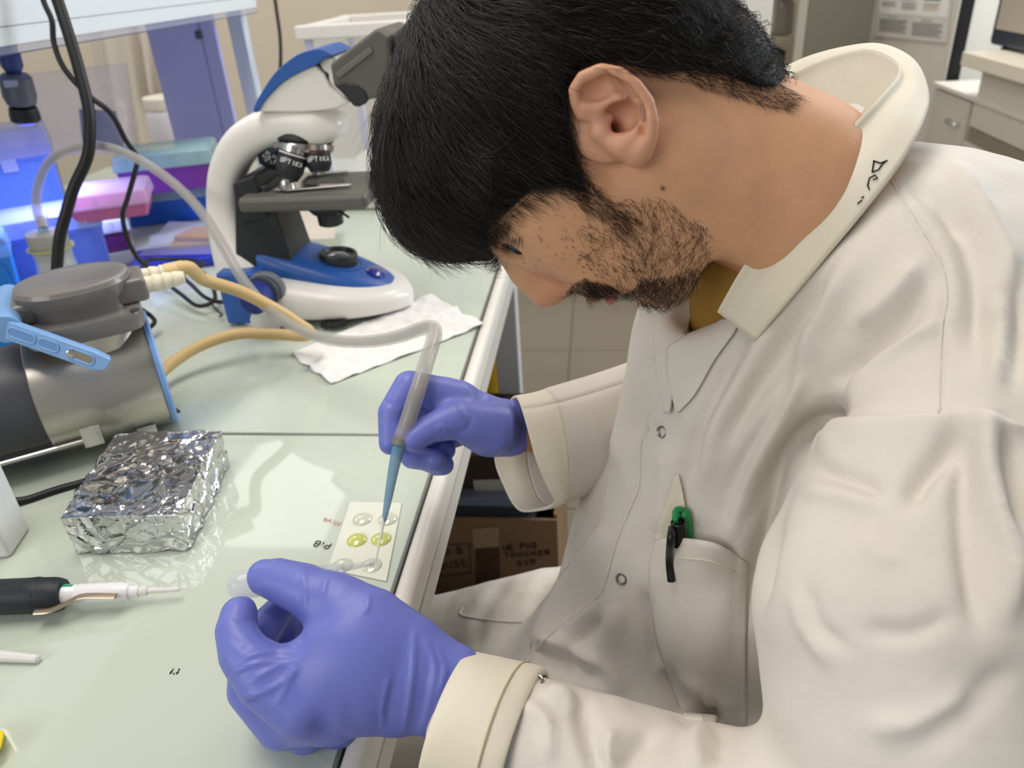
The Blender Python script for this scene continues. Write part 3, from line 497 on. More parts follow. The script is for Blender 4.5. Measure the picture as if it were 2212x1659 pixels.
# ================================================================== things on the bench
# foil wrapped block
fb = [onZ(x, y, .040) for x, y in ((128, 1120), (385, 1112), (478, 928), (250, 935))]
def foil():
    n, m2 = 56, 22; base = [V(q.x, q.y, 0) for q in fb]; c = sum(base, V(0, 0, 0)) / 4
    mb = MB(); N = 84
    def cellfold(p, s, seed):
        d, pts = mn.voronoi(p * s + V(seed, seed * 2, 1)); q = pts[0]; h = mn.random_unit_vector if False else None
        t = Vector((math.sin(q.x * 91.7 + q.y * 37.1), math.sin(q.y * 53.3 + q.z * 71.9), math.sin(q.z * 47.7 + q.x * 83.1)))
        return t.dot(p * s + V(seed, seed * 2, 1) - q) / s, math.exp(-((d[1] - d[0]) / .09) ** 2)
    def disp(p, amp):
        w_ = p + V(mn.noise(p * 30), mn.noise(p * 30 + V(5, 5, 5)), mn.noise(p * 30 + V(9, 2, 4))) * .006
        a1, c1 = cellfold(w_, 34, 3.1); a2, c2 = cellfold(w_ + V(.2, .1, 0), 95, 7.7); a3, c3 = cellfold(w_, 210, 1.3)
        k = .5 + .5 * mn.noise(p * 18 + V(1, 8, 3))
        return (a1 * .08 + a2 * .11 * (.4 + k) + a3 * .05 * k + .0008 * c1 + .0004 * c2 * k - .0006) * .8
    bm = bmesh.new(); 
    lo = [(q - c) * .985 + c + V(0, 0, .0008) for q in base]; hi = [q + V(0, 0, .040) for q in base]
    vs = [bm.verts.new(q) for q in lo + hi]
    for f in ((3, 2, 1, 0), (4, 5, 6, 7), (0, 1, 5, 4), (1, 2, 6, 5), (2, 3, 7, 6), (3, 0, 4, 7)): bm.faces.new([vs[i] for i in f])
    bmesh.ops.subdivide_edges(bm, edges=bm.edges[:], cuts=N, use_grid_fill=True)
    bm.normal_update()
    for v in bm.verts:
        p = v.co.copy(); low = max(0, 1 - p.z / .02)
        d = disp(p, .0042) + .0025 * low * low * (mn.noise(p * 90))
        v.co += v.normal * d
        if v.co.z < .0006: v.co.z = .0006
    me = bpy.data.meshes.new('foil_block'); bm.to_mesh(me); bm.free(); me.shade_smooth()
    return link('foil_block', me, mat('foil', 'd6d6d8', .13, 1.0))
tag(foil(), 'block wrapped in crumpled shiny aluminium foil', 'foil block')
# white box at the left border
wa_, wc_ = onZ(25, 1206, 0), onZ(68, 1140, 0); wd_ = V(-.11, -.025, 0); wz = V(0, 0, .105)
wb = MB().hexa([wa_ + wd_, wa_, wc_, wc_ + wd_, wa_ + wd_ + wz, wa_ + wz, wc_ + wz, wc_ + wd_ + wz]).build('white_box', mat('white_plastic', 'e3e3e1', .5), None, bevel=.004); tag(wb, 'white plastic box corner at the left edge of the bench', 'box')
# micropipette
pp = empty('micropipette', onZ(0, 1290, .016), 'black and white micropipette with clear tip lying on the glass', 'pipette')
A = onZ(-60, 1292, .018); B = onZ(388, 1273, .010); ax = (B - A).normalized(); sL = (B - A).length / 448
pl = lambda x: (x + 60) * sL
m_pb = mat('pipette_black', '1d2228', .5); m_pw2 = mat('pipette_white', 'e9e8ea', .3)
MB().lathe([(.0135, pl(-60)), (.0135, pl(60)), (.0140, pl(80)), (.0135, pl(88)), (.0125, pl(89))], A, ax, 36).build('grip', m_pb, pp)
MB().lathe([(.0125, pl(72)), (.0138, pl(74)), (.0135, pl(120)), (.0115, pl(136)), (.0085, pl(137))], A, ax, 12).build('grip_ring', m_pb, pp)
MB().lathe([(.0074, pl(116)), (.0074, pl(160)), (.0068, pl(163)), (.0068, pl(166)), (.0074, pl(169)), (.0074, pl(262)), (.0062, pl(278)), (.0046, pl(282)), (.0044, pl(300))], A, ax, 28).build('barrel', m_pw2, pp)
MB().lathe([(.0038, pl(283)), (.0036, pl(318)), (.0024, pl(320)), (.0018, pl(385)), (.0010, pl(388))], A, ax, 20).build('tip', mat('tip_white', 'eceae8', .3, alpha=.85), pp)
MB().prism([A + ax * pl(120) + V(0, 0, .0070), A + ax * pl(160) + V(0, 0, .0070), A + ax * pl(160) + V(0, .003, .0065), A + ax * pl(120) + V(0, .003, .0065)], (0, 0, .0006)).build('green_mark', mat('mark_green', '2f9a72', .5), pp, smooth=False)
ej = [onZ(75, 1322, .014), onZ(110, 1318, .014), onZ(150, 1300, .016), onZ(180, 1288, .018), onZ(250, 1288, .016)]
MB().tube(spline([tuple(q) for q in ej], 6), .0030, 10, flat=.5).build('ejector_arm', mat('ejector', 'b8a892', .25, .8), pp)
tt = MB().lathe([(.0048, 0), (.0042, .03), (.0030, .062), (.0018, .063), (0, .063)], onZ(-90, 1410, .0055), (onZ(78, 1423, .0035) - onZ(-90, 1410, .0055)), 20).build('pipette_tip', mat('tip_white', 'eceae8'), None); tag(tt, 'loose white pipette tip poking in at the left edge', 'tip')
yy = MB().hexa([onZ(-30, 1640, .0), onZ(3, 1622, .0), onZ(12, 1585, 0), onZ(-30, 1575, 0), onZ(-30, 1640, .012), onZ(2, 1615, .012), onZ(10, 1580, .012), onZ(-30, 1568, .012)]).build('yellow_rack', mat('yellow_bright', 'e8d40a', .4), None, bevel=.001); tag(yy, 'bright yellow plastic corner at the lower left edge', 'rack')
# tissue
def sheet(c, nx, ny, fz_):
    G = []
    for i in range(ny + 1):
        row = []
        for j in range(nx + 1):
            u, v = j / nx, i / ny; p = (c[0] * (1 - u) + c[1] * u) * (1 - v) + (c[3] * (1 - u) + c[2] * u) * v; row.append(fz_(p, u, v))
        G.append(row)
    return G
tc = [onZ(x, y) for x, y in ((628, 766), (716, 832), (1046, 706), (930, 640))]
def tz(p, u, v):
    z = .0015 + .0035 * abs(mn.noise(p * 26)) + .0022 * max(0, mn.noise(p * 75 + V(4, 2, 1))) + .006 * max(0, v - .75) * (1 + mn.noise(p * 30)) + .003 * math.exp(-((u - .5) / .03) ** 2)
    e = .004 * mn.noise(p * 40 + V(9, 9, 9)); return V(p.x + e * (u in (0, 1)) + e * (v in (0, 1)), p.y + e * 1.3, z)
tis = MB().grid(sheet(tc, 60, 90, tz)).build('paper_tissue', mat('tissue', 'eeece8', .9, bump=.3, bscale=600), None, solid=.0006); tag(tis, 'crinkled white paper tissue lying in front of the microscope', 'tissue')
# parafilm slide with drops and the writing on the glass
sq = [onZ(x, y, .0005) for x, y in ((757, 1085), (868, 1088), (835, 1257), (708, 1230))]
ss = MB().prism([q for q in sq], (0, 0, .0009)).build('film_strip', mat('film_white', 'dfe2d2', .35, bump=.2, bscale=150), None, bevel=.0002); tag(ss, 'translucent film strip on the glass carrying liquid drops', 'film')
m_drop = mat('drop_clear', 'cfd4bd', .02, spec=.9, coat=.6); m_dy = mat('drop_yellow', 'c9ce74', .02, spec=.9, coat=.6)
def drop(px, py, mt, label, hgt=.0032, r=.0088):
    c = onZ(px, py, .0014); prof = [(r * math.sin(t), hgt * math.cos(t) / 1.0) for t in np.linspace(math.pi / 2, 0, 9)]
    o = MB().lathe(prof, c, (0, 0, 1), 32, ell=1.0).build('liquid_drop', mt, None); tag(o, label, 'drop', 'drops on the film strip'); return o
drop(783, 1122, m_drop, 'clear drop on the film, far row on the left'); drop(837, 1122, m_drop, 'clear drop on the film right under the blue tip')
drop(771, 1167, m_dy, 'yellow drop on the film, left of the fine tip'); drop(823, 1165, m_dy, 'yellow drop on the film crossed by the fine tip')
drop(802, 1222, m_drop, 'clear drop nearest the bench edge by the dropper mouth', .0022); drop(740, 1222, m_drop, 'clear flat drop half hidden under the dropper stem', .0018)
for name, txt, p0, p1, h, ink, lb in (('ink_note', 'PiB', (716, 1174), (684, 1168), 14, m_ink, 'upside down black marker letters beside the yellow drops'), ('ink_note', 'Nivo', (737, 1128), (702, 1118), 13, mat('ink_red', 'd9968a', .6), 'faint red marker word left of the clear drops'), ('ink_note', 'v', (790, 1274), (780, 1270), 8, m_ink, 'tiny black marker tick above the near glove')):
    q0, q1 = onZ(*p0, .0009), onZ(*p1, .0009); e1 = (q1 - q0).normalized(); e2 = V(0, 0, 1).cross(e1); n = len(txt); L = (q1 - q0).length; hh = {3: .0062, 4: .0052}.get(n, .005)
    gap = (L / (hh / 6) - 4 * n) / max(1, n - 1)
    o = strokes(txt, lambda x, y: q0 + e1 * x + e2 * y, hh, .0004, jit=.2, gap=gap).build(name, ink, None); tag(o, lb, 'writing')
for q, lb in (((362, 1456), 'tiny dark ink smudge on the glass left of the near hand'),):
    o = strokes('i.i', lambda x, y: onZ(*q, .0006) + V(x, y, 0), .006, .0005, jit=.6, gap=-2).build('ink_smudge', m_ink, None); tag(o, lb, 'smudge')
# ================================================================== shelf over the bench and the boxes behind
m_sh = mat('shelf_white', 'dfe6ec', .4)
sh = empty('bench_shelf', (-.85, 1.2, 0), 'white shelf with deep front edge hanging over the back of the bench', 'shelf')
MB().box((-.756, 1.2, .3715), (.012, 1.24, .0215)).build('lower_fascia', m_sh, sh, bevel=.0008)
MB().box((-.7555, 1.2, .432), (.012, 1.24, .098)).build('upper_fascia', m_sh, sh, bevel=.0008)
MB().box((-.98, 1.2, .40), (.44, 1.24, .02)).build('shelf_board', m_sh, sh, smooth=False)
MB().box((-.755, 1.2, .3553), (.004, 1.24, .0095)).build('acrylic_lip', mat('acrylic', 'cfd3e6', .1, alpha=.28), sh, smooth=False)
MB().box((-.7545, 1.2, .3505), (.005, 1.24, .0012)).build('acrylic_edge', mat('acrylic_edge', '3a3f6b', .2), sh, smooth=False)
MB().box((-.8, 1.815, .24), (.034, .03, .48)).build('upright', mat('upright_white', 'd5dff0', .4), sh, bevel=.002)
m_led_tint = mat('panel_led_tint', 'bdbaf2', .45)  # white panel; the LED's violet light is put into its base colour
MB().box((-.914, 1.74, .19), (.118, .012, .378)).build('end_panel', m_led_tint, sh, bevel=.001)
MB().box((-.836, 1.742, .19), (.032, .012, .378)).build('end_panel', m_led_tint, sh, bevel=.001)
MB().box((-.856, 1.735, .318), (.012, .014, .016)).build('hinge', mat('hinge_grey', '5b5c6b', .4, .6), sh, bevel=.001)
# led lamp
la = empty('led_lamp', P(40, 250, 1.12), 'grey spot lamp with black nozzle throwing blue light on the boxes', 'lamp')
L0 = P(14, 95, 1.09); L1 = P(57, 262, 1.15); lx = (L1 - L0).normalized(); LL = (L1 - L0).length; lp = lambda y: (y - 95) / 167 * LL; px1 = .00068
MB().lathe([(.013, lp(60)), (.0125, lp(112)), (.0145, lp(114)), (.0145, lp(140)), (.012, lp(148)), (.009, lp(156))], L0, lx, 28).build('mount', mat('mount_blue', '2a3470', .4), la)
MB().lathe([(.008, lp(154)), (.017, lp(158)), (.0215, lp(166)), (.0225, lp(205)), (.0195, lp(222)), (.012, lp(226)), (.012, lp(230))], L0, lx, 32).build('housing', mat('lamp_grey', '5d5f66', .4, .5), la)
MB().lathe([(.012, lp(227)), (.0185, lp(230)), (.0205, lp(246)), (.0205, lp(258)), (.018, lp(262)), (0, lp(262))], L0, lx, 32).build('nozzle', mat('lamp_black', '14161c', .35), la)
MB().prism([P(6, 174, 1.088), P(38, 173, 1.088), P(40, 187, 1.088), P(10, 190, 1.088)], Vector(_ray(20, 180)) * -.0008).build('name_plate', mat('plate', 'a9abb3', .5), la, smooth=False)
MB().lathe([(.016, lp(262)), (.014, lp(264.5)), (0, lp(265))], L0, lx, 24).build('lens', mat('blue_led', '3a50ff', .3, emit='3350ff', estr=6), la)
pld = bpy.data.lights.new('blue_led', 'SPOT'); pld.energy = 6; pld.color = (.42, .46, 1.0); pld.spot_size = 2.6; pld.spot_blend = 1.0; pld.shadow_soft_size = .02
plo = bpy.data.objects.new('blue_led', pld); COL.objects.link(plo); plo.location = L1 + lx * .012; plo.rotation_euler = lx.to_track_quat('-Z', 'Y').to_euler()
# boxes
def tbox(name, px, py, z0, w_, d_, h, rz, colr, label, cat='box', lid=None, lidh=.02, group=None, alpha=1.0, inset=True, clip=False, lalpha=.6):
    c = onZ(px, py, z0); a = math.radians(rz); ux_ = V(math.cos(a), math.sin(a), 0); uy_ = V(-math.sin(a), math.cos(a), 0); root = empty(name, c - ux_ * w_ / 2 + uy_ * d_ / 2, label, cat, group)
    cc = c - ux_ * w_ / 2 + uy_ * d_ / 2; mt = mat('plastic_' + colr, colr, .35, alpha=alpha); R_ = Matrix.Rotation(a, 3, 'Z')
    def lf(z, k): return [cc + ux_ * (sx_ * (w_ / 2 - k)) + uy_ * (sy_ * (d_ / 2 - k)) + V(0, 0, z) for sx_, sy_ in ((-1, -1), (1, -1), (1, 1), (-1, 1))]
    hb = h - (lidh if lid else 0)
    MB().loft([lf(0, .006), lf(hb, 0)]).build('base', mt, root, bevel=.003)
    if inset:
        f0 = cc - uy_ * (d_ / 2 + .0005)
        MB().tube([f0 + ux_ * (-w_ / 2 + .012) + V(0, 0, .01), f0 + ux_ * (-w_ / 2 + .012) + V(0, 0, hb - .014), f0 + ux_ * (-w_ / 2 + .02) + V(0, 0, hb - .008), f0 + ux_ * (w_ / 2 - .02) + V(0, 0, hb - .008), f0 + ux_ * (w_ / 2 - .012) + V(0, 0, hb - .014), f0 + ux_ * (w_ / 2 - .012) + V(0, 0, .01)], .0016, 8).build('panel_rib', mt, root)
    if lid:
        ml_ = mat('lid_' + lid, lid, .2, alpha=lalpha)
        MB().loft([lf(hb - .004, -.002), lf(hb + .002, -.003), lf(h - .004, 0), lf(h, .008)]).build('lid', ml_, root, bevel=.002)
        for t in np.linspace(-.38, .38, 4): MB().box(cc + ux_ * (w_ * t) - uy_ * (d_ / 2 + .003) + V(0, 0, hb + lidh * .4), (.003, .002, lidh * .8), M=R_).build('lid_rib', ml_, root, smooth=False)
    if clip: MB().box(cc + ux_ * w_ * .1 - uy_ * (d_ / 2 + .003) + V(0, 0, hb - .012), (.024, .004, .022), M=R_).build('clip', mat('clip_clear', 'b8c4f0', .2, alpha=.7), root, bevel=.001)
    return root
tbox('tip_box', 256, 600, 0, .17, .10, .118, 34, '5a74d8', 'blue tip box with clear lid right behind the flask neck', lid='aab8ee', lidh=.026, clip=True)
tbox('tip_box', 178, 530, 0, .17, .12, .215, 34, '6488dc', 'tall blue storage box under the clear tube arch', lid='b9bdf0', lidh=.045, clip=True)
tbox('tip_box', 66, 668, 0, .16, .10, .115, 36, '2f86d8', 'bright blue box with pale lid at the left behind the handle', lid='8fc0ea', lidh=.028)
tbox('flat_case', 90, 738, 0, .12, .08, .035, 36, '2a80d8', 'low blue case with milky lid under the pump handle', lid='c9d8e8', lidh=.012, inset=False, lalpha=.85)
for k, (pxx, pyy, z) in enumerate(((345, 462, 0), (345, 462, .048), (343, 462, .096))):
    tbox('slide_rack', 330 - k * 2, 466, z, .115, .10, .046, 24, 'b85a84', ['lowest pink rack of the stack under clear covers', 'middle pink rack of the clear covered stack', 'top pink rack of the clear covered stack'][k], 'rack', lid='d8c3e6', lidh=.022, group='pink racks stacked behind the boxes', inset=False, lalpha=.5)
tbox('purple_box', 472, 405, .075, .17, .12, .075, 20, '7a3a9c', 'purple box with mint lid resting on the lower blue box', lid='a9cfd2', lidh=.026, inset=False, lalpha=.8)
tbox('blue_box', 480, 470, 0, .18, .13, .074, 20, '1f66d4', 'blue box with mint lid under the purple one', lid='a6c6e0', lidh=.024, inset=False, lalpha=.8)
tbox('small_box', 292, 540, 0, .068, .06, .062, 30, '6b2a74', 'small dark purple box with white rounded lid', lid='d9dcf2', lidh=.022, inset=False, lalpha=.95)
tbox('blue_tray', 492, 572, 0, .15, .10, .018, 24, '2136c4', 'shallow blue tray holding cardboard pieces in plastic', 'tray', inset=False)
m_cd2 = mat('card_tan', 'b58f66', .8, var=.1, vscale=40)
for k, (pp_, rz, z, lb) in enumerate((((430, 530), 15, .0185, 'flat cardboard piece lying lower on the blue tray'), ((445, 515), -8, .026, 'upper tan cardboard flap on the blue tray'))):
    c = onZ(*pp_, z); o = MB().box(c + V(-.01, .02, .003), (.085, .06, .005), math.radians(rz)).build('cardboard_piece', m_cd2, None, smooth=False); tag(o, lb, 'cardboard', 'cardboard pieces on the tray')
def bag(name, pts, label, mt, amp=.012, bulge=.03):
    n = 26; A_, B_, C_, D_ = [P(*q) for q in pts]; mb_ = MB(); vd = Vector(_ray(200, 300)).normalized()
    for side_ in (-1, 1):   # front and back skin of the bag, meeting at the rim
        G_ = []
        for i in range(n + 1):
            row = []
            for j in range(n + 1):
                u, v = j / n, i / n; p_ = (A_ * (1 - u) + B_ * u) * (1 - v) + (D_ * (1 - u) + C_ * u) * v; d_ = mn.voronoi(p_ * 22)[0]; e_ = mn.voronoi(p_ * 55)[0]; k_ = math.sin(math.pi * u) * math.sin(math.pi * v)
                row.append(p_ + vd * (side_ * (bulge * k_ ** .5 + amp * k_ ** .5 * ((d_[1] - d_[0]) + .5 * (e_[1] - e_[0])))))
            G_.append(row)
        mb_.grid(G_)
    o = mb_.build(name, mt, None); bm_ = bmesh.new(); bm_.from_mesh(o.data); bmesh.ops.remove_doubles(bm_, verts=bm_.verts, dist=1e-5); bm_.to_mesh(o.data); bm_.free(); tag(o, label, 'bag'); return o
m_bag = mat('clear_bag', 'd3d2f2', .08, alpha=.16, spec=.9)
bag('plastic_bag', [(50, 160, 1.42), (275, 135, 1.50), (300, 330, 1.48), (30, 340, 1.38)], 'crinkled clear plastic bag standing behind the boxes', m_bag)
bag('plastic_bag', [(365, 478, 1.40), (480, 482, 1.38), (478, 548, 1.275), (300, 552, 1.27)], 'flat clear plastic bag wrapped over the cardboard pieces', m_bag, .004, .008)
bag('bubble_wrap', [(640, 455, 1.385), (730, 460, 1.375), (722, 515, 1.285), (600, 520, 1.285)], 'pale bubble wrap lying behind the microscope column', mat('bubble', 'e2d6c8', .2, alpha=.7, bump=.5, bscale=150), .003, .006)
MBd = MB(); 
dk = bag('dark_pouch', [(170, 235, 1.50), (250, 240, 1.52), (270, 320, 1.50), (180, 325, 1.48)], 'dark grey pouch inside the clear bag area', mat('pouch_dark', '4a4a55', .5), .006, .012)
jr = empty('white_jar', onZ(362, 322, 0), 'round white plastic jar with lid at the back of the bench', 'jar'); jc = onZ(362, 322, 0) + V(0, .06, 0)
MB().lathe([(.062, 0), (.066, .004), (.066, .085), (.060, .100), (.055, .108)], jc, seg=40).build('jar_body', mat('jar_white', 'd9d3d6', .5), jr)
MB().lathe([(.062, .104), (.063, .108), (.063, .134), (.060, .137), (0, .137)], jc, seg=40).build('jar_lid', mat('jar_lid', 'e6dfcf', .5), jr)
# balance with glass draught shield
ba = empty('analytical_balance', (-.40, 1.62, 0), 'white framed balance with glass draught shield behind the microscope', 'balance')
by0, by1 = 1.47, 1.76; bx0_ = onY(648, 88, by0).x; bx1_ = bx0_ + .26; ztop = onY(640, 88, by0).z
m_bw = mat('balance_white', 'e4e0d8', .4); m_bgl = mat('shield_glass', 'dfe3e6', .03, alpha=.16, spec=.8)
MB().box(((bx0_ + bx1_) / 2, (by0 + by1) / 2, .032), (bx1_ - bx0_, by1 - by0, .062)).build('base', m_bw, ba, bevel=.008)
MB().box(((bx0_ + bx1_) / 2, by0 + .01, ztop + .012), (bx1_ - bx0_ + .012, .03, .024)).build('top_rail', m_bw, ba, bevel=.004)
MB().box(((bx0_ + bx1_) / 2, by1 - .01, ztop + .012), (bx1_ - bx0_ + .012, .03, .024)).build('top_rail', m_bw, ba, bevel=.004)
MB().box((bx0_ + .006, (by0 + by1) / 2, ztop + .012), (.024, by1 - by0 - .04, .022)).build('top_rail', m_bw, ba, bevel=.004)
for x, y in ((bx0_ + .012, by0 + .012), (bx1_ - .012, by0 + .012), (bx0_ + .012, by1 - .012), (bx1_ - .012, by1 - .012)):
    MB().box((x, y, (ztop + .063) / 2), (.014, .014, ztop - .064)).build('post', mat('post_lilac', 'c9c9e0', .4), ba, bevel=.002)
MB().box(((bx0_ + bx1_) / 2, by0 + .008, (ztop + .063) / 2), (bx1_ - bx0_ - .04, .003, ztop - .066)).build('glass_pane', m_bgl, ba, smooth=False)
MB().box((bx0_ + .008, (by0 + by1) / 2, (ztop + .063) / 2), (.003, by1 - by0 - .04, ztop - .066)).build('glass_pane', m_bgl, ba, smooth=False)
MB().lathe([(.045, .066), (.046, .070), (.040, .072), (0, .072)], ((bx0_ + bx1_) / 2 + .02, (by0 + by1) / 2, 0), seg=36).build('weighing_pan', m_sil, ba)
# coats hanging on the wall far behind
def hang(pxs, y0_, y1_, label, seed):
    n, m_ = 40, 24; G_ = []; Yh = 3.2
    for i in range(m_ + 1):
        v = i / m_; row = []
        for j in range(n + 1):
            u = j / n; x = pxs[0] + (pxs[1] - pxs[0]) * u + (pxs[2] - pxs[0]) * v * (1 - u * .2); y = y0_ + (y1_ - y0_) * v; p_ = onY(x, y, Yh)
            row.append(p_ + V(0, -.03 - .028 * math.sin(u * 15 + seed + 2 * v) * (.3 + .7 * v) - .05 * math.sin(math.pi * u), 0))
        G_.append(row)
    o = MB().grid(G_).build('hanging_coat', mat('hung_cotton', 'd9d0c0', .9), None, solid=.003); tag(o, label, 'coat', 'coats hanging on the far wall')
hang((195, 300, 265), 30, 330, 'left of the two pale coats hanging on the far wall', 0.5); hang((290, 375, 330), 25, 200, 'right of the two pale coats hanging on the far wall', 2.2)
hose('hanging_wire', [(590, -30, 1.72), (597, 20, 1.73), (605, 80, 1.74), (606, 140, 1.75), (600, 200, 1.76)], .004, m_cab, 'dark wire hanging beside the white shelf upright', 'cable')
# ================================================================== sculpting tools: smooth-union volumes -> one continuous mesh
class Vol:
    def __init__(s, lo, hi, h):
        s.h = h; s.lo = np.array(lo, float); n = np.ceil((np.array(hi) - s.lo) / h).astype(int) + 1; s.n = n
        s.ax = [s.lo[i] + h * np.arange(n[i]) for i in range(3)]; s.D = np.full(n, 0.06, np.float32)
    def sl(s, lo, hi):
        a = np.clip(np.floor((np.array(lo) - s.lo) / s.h).astype(int), 0, s.n - 1); b = np.clip(np.ceil((np.array(hi) - s.lo) / s.h).astype(int) + 1, 1, s.n)
        return tuple(slice(i, max(j, i + 1)) for i, j in zip(a, b))
    def pts(s, S): return [x.astype(np.float32) for x in np.meshgrid(*[s.ax[i][S[i]] for i in range(3)], indexing='ij', sparse=True)]
    def comb(s, S, d, k, op):
        D = s.D[S]
        if op == 'u':
            h = np.maximum(k - np.abs(D - d), 0) / k; s.D[S] = np.minimum(D, d) - h * h * k * .25
        elif op == 's':
            d = -d; h = np.maximum(k - np.abs(D - d), 0) / k; s.D[S] = np.maximum(D, d) + h * h * k * .25
        else:
            h = np.maximum(k - np.abs(D - d), 0) / k; s.D[S] = np.maximum(D, d) + h * h * k * .25
    def chain(s, P_, R_, k=.006, op='u', flat=1.0, n=None):
        P_ = [np.array(p, float) for p in P_]; m_ = max(R_) + k * 1.2 + 3 * s.h
        lo = np.min(P_, 0) - m_; hi = np.max(P_, 0) + m_; S = s.sl(lo, hi); X, Y, Z = s.pts(S); out = None
        if len(P_) == 1: P_ = P_ * 2; R_ = list(R_) * 2
        if n is None: n = RM @ np.array([0, 0, 1.])
        for a, b, ra, rb in zip(P_[:-1], P_[1:], R_[:-1], R_[1:]):
            d = b - a; L = max(d @ d, 1e-12); x, y, z = X - a[0], Y - a[1], Z - a[2]
            t = np.clip((x * d[0] + y * d[1] + z * d[2]) / L, 0, 1)
            x, y, z = x - t * d[0], y - t * d[1], z - t * d[2]
            q = x * x + y * y + z * z
            if flat != 1.0: q = q + (x * n[0] + y * n[1] + z * n[2]) ** 2 * (1 / flat ** 2 - 1)
            q = np.sqrt(q) - (ra + t * (rb - ra))
            out = q if out is None else np.minimum(out, q)
        s.comb(S, out, k, op); return s
    def ell(s, c, A, r, k=.006, op='u'):
        c = np.array(c, float); A = np.array(A, float); r = np.array(r, float); ext = np.sqrt(((A * r[:, None]) ** 2).sum(0)) + k * 1.2 + 3 * s.h
        S = s.sl(c - ext, c + ext); X, Y, Z = s.pts(S); x, y, z = X - c[0], Y - c[1], Z - c[2]
        l = [x * A[i][0] + y * A[i][1] + z * A[i][2] for i in range(3)]
        k0 = np.sqrt(sum((l[i] / r[i]) ** 2 for i in range(3))) + 1e-9; k1 = np.sqrt(sum((l[i] / r[i] ** 2) ** 2 for i in range(3))) + 1e-9
        s.comb(S, k0 * (k0 - 1) / k1, k, op); return s
    def half(s, p, nrm, k=.004):
        "keep the side the normal points away from"
        X, Y, Z = s.pts((slice(None),) * 3); d = (X - p[0]) * nrm[0] + (Y - p[1]) * nrm[1] + (Z - p[2]) * nrm[2]
        s.comb((slice(None),) * 3, d.astype(np.float32), k, 'i'); return s
    def sample(s, V_):
        g = np.clip((V_ - s.lo) / s.h, 0, s.n - 1.001); i = g.astype(int); f = g - i; i = np.minimum(i, s.n - 2); out = 0
        for a in (0, 1):
            for b in (0, 1):
                for c in (0, 1):
                    w_ = (f[:, 0] if a else 1 - f[:, 0]) * (f[:, 1] if b else 1 - f[:, 1]) * (f[:, 2] if c else 1 - f[:, 2]); out = out + w_ * s.D[i[:, 0] + a, i[:, 1] + b, i[:, 2] + c]
        return out
    def grad(s, V_):
        e = s.h; G = np.stack([s.sample(V_ + d) - s.sample(V_ - d) for d in np.eye(3) * e], 1); return G / (np.linalg.norm(G, axis=1, keepdims=True) + 1e-9)
    def mesh(s):
        D = s.D; ins = D < 0; n = D.shape
        cell = np.zeros([q - 1 for q in n], np.int8)
        for a in (0, 1):
            for b in (0, 1):
                for c in (0, 1): cell += ins[a:n[0] - 1 + a, b:n[1] - 1 + b, c:n[2] - 1 + c]
        mix = (cell > 0) & (cell < 8); I = np.argwhere(mix); idx = np.full(cell.shape, -1, np.int64); idx[mix] = np.arange(len(I))
        acc = np.zeros((len(I), 3)); cnt = np.zeros(len(I))
        corners = [(a, b, c) for a in (0, 1) for b in (0, 1) for c in (0, 1)]
        for ca in corners:
            for ax in range(3):
                if ca[ax]: continue
                cb = list(ca); cb[ax] = 1
                va = D[I[:, 0] + ca[0], I[:, 1] + ca[1], I[:, 2] + ca[2]]; vb = D[I[:, 0] + cb[0], I[:, 1] + cb[1], I[:, 2] + cb[2]]
                m_ = (va < 0) != (vb < 0); t = va[m_] / (va[m_] - vb[m_]); p = np.tile(np.array(ca, float), (m_.sum(), 1)); p[:, ax] += t; acc[m_] += p; cnt[m_] += 1
        Vx = (acc / cnt[:, None] + I) * s.h + s.lo; F = []
        for ax in range(3):
            o = [(1, 0, 0), (0, 1, 0), (0, 0, 1)]; u, v = (ax + 1) % 3, (ax + 2) % 3
            A0 = [slice(None)] * 3; A1 = [slice(None)] * 3; A0[ax] = slice(0, -1); A1[ax] = slice(1, None)
            for q in (u, v): A0[q] = slice(1, -1); A1[q] = slice(1, -1)
            a_, b_ = ins[tuple(A0)], ins[tuple(A1)]; E = np.argwhere(a_ != b_); flip = a_[tuple(E.T)]
            E = E.copy(); E[:, u] += 1; E[:, v] += 1
            q = []
            for du, dv in ((0, 0), (1, 0), (1, 1), (0, 1)):
                c = E.copy(); c[:, u] -= 1 - du; c[:, v] -= 1 - dv; q.append(idx[c[:, 0], c[:, 1], c[:, 2]])
            q = np.stack(q, 1); q[~flip] = q[~flip][:, ::-1]; F.append(q)
        F = np.vstack(F); return Vx, F[(F >= 0).all(1)]
def edges_of(F):
    E = np.vstack([F[:, [0, 1]], F[:, [1, 2]], F[:, [2, 3]], F[:, [3, 0]]]); return E
def relax(Vx, F, it=2, lam=.5):
    E = edges_of(F); n = len(Vx); deg = np.bincount(E[:, 0], minlength=n) + np.bincount(E[:, 1], minlength=n)
    for _ in range(it):
        S = np.stack([np.bincount(E[:, 0], Vx[E[:, 1], i], n) + np.bincount(E[:, 1], Vx[E[:, 0], i], n) for i in range(3)], 1) / np.maximum(deg, 1)[:, None]
        Vx = Vx + lam * (S - Vx)
    return Vx
def vnormals(Vx, F):
    fn = np.cross(Vx[F[:, 2]] - Vx[F[:, 0]], Vx[F[:, 3]] - Vx[F[:, 1]]); N = np.zeros_like(Vx)
    for k in range(4):
        for i in range(3): N[:, i] += np.bincount(F[:, k], fn[:, i], len(Vx))
    return N / (np.linalg.norm(N, axis=1, keepdims=True) + 1e-12)
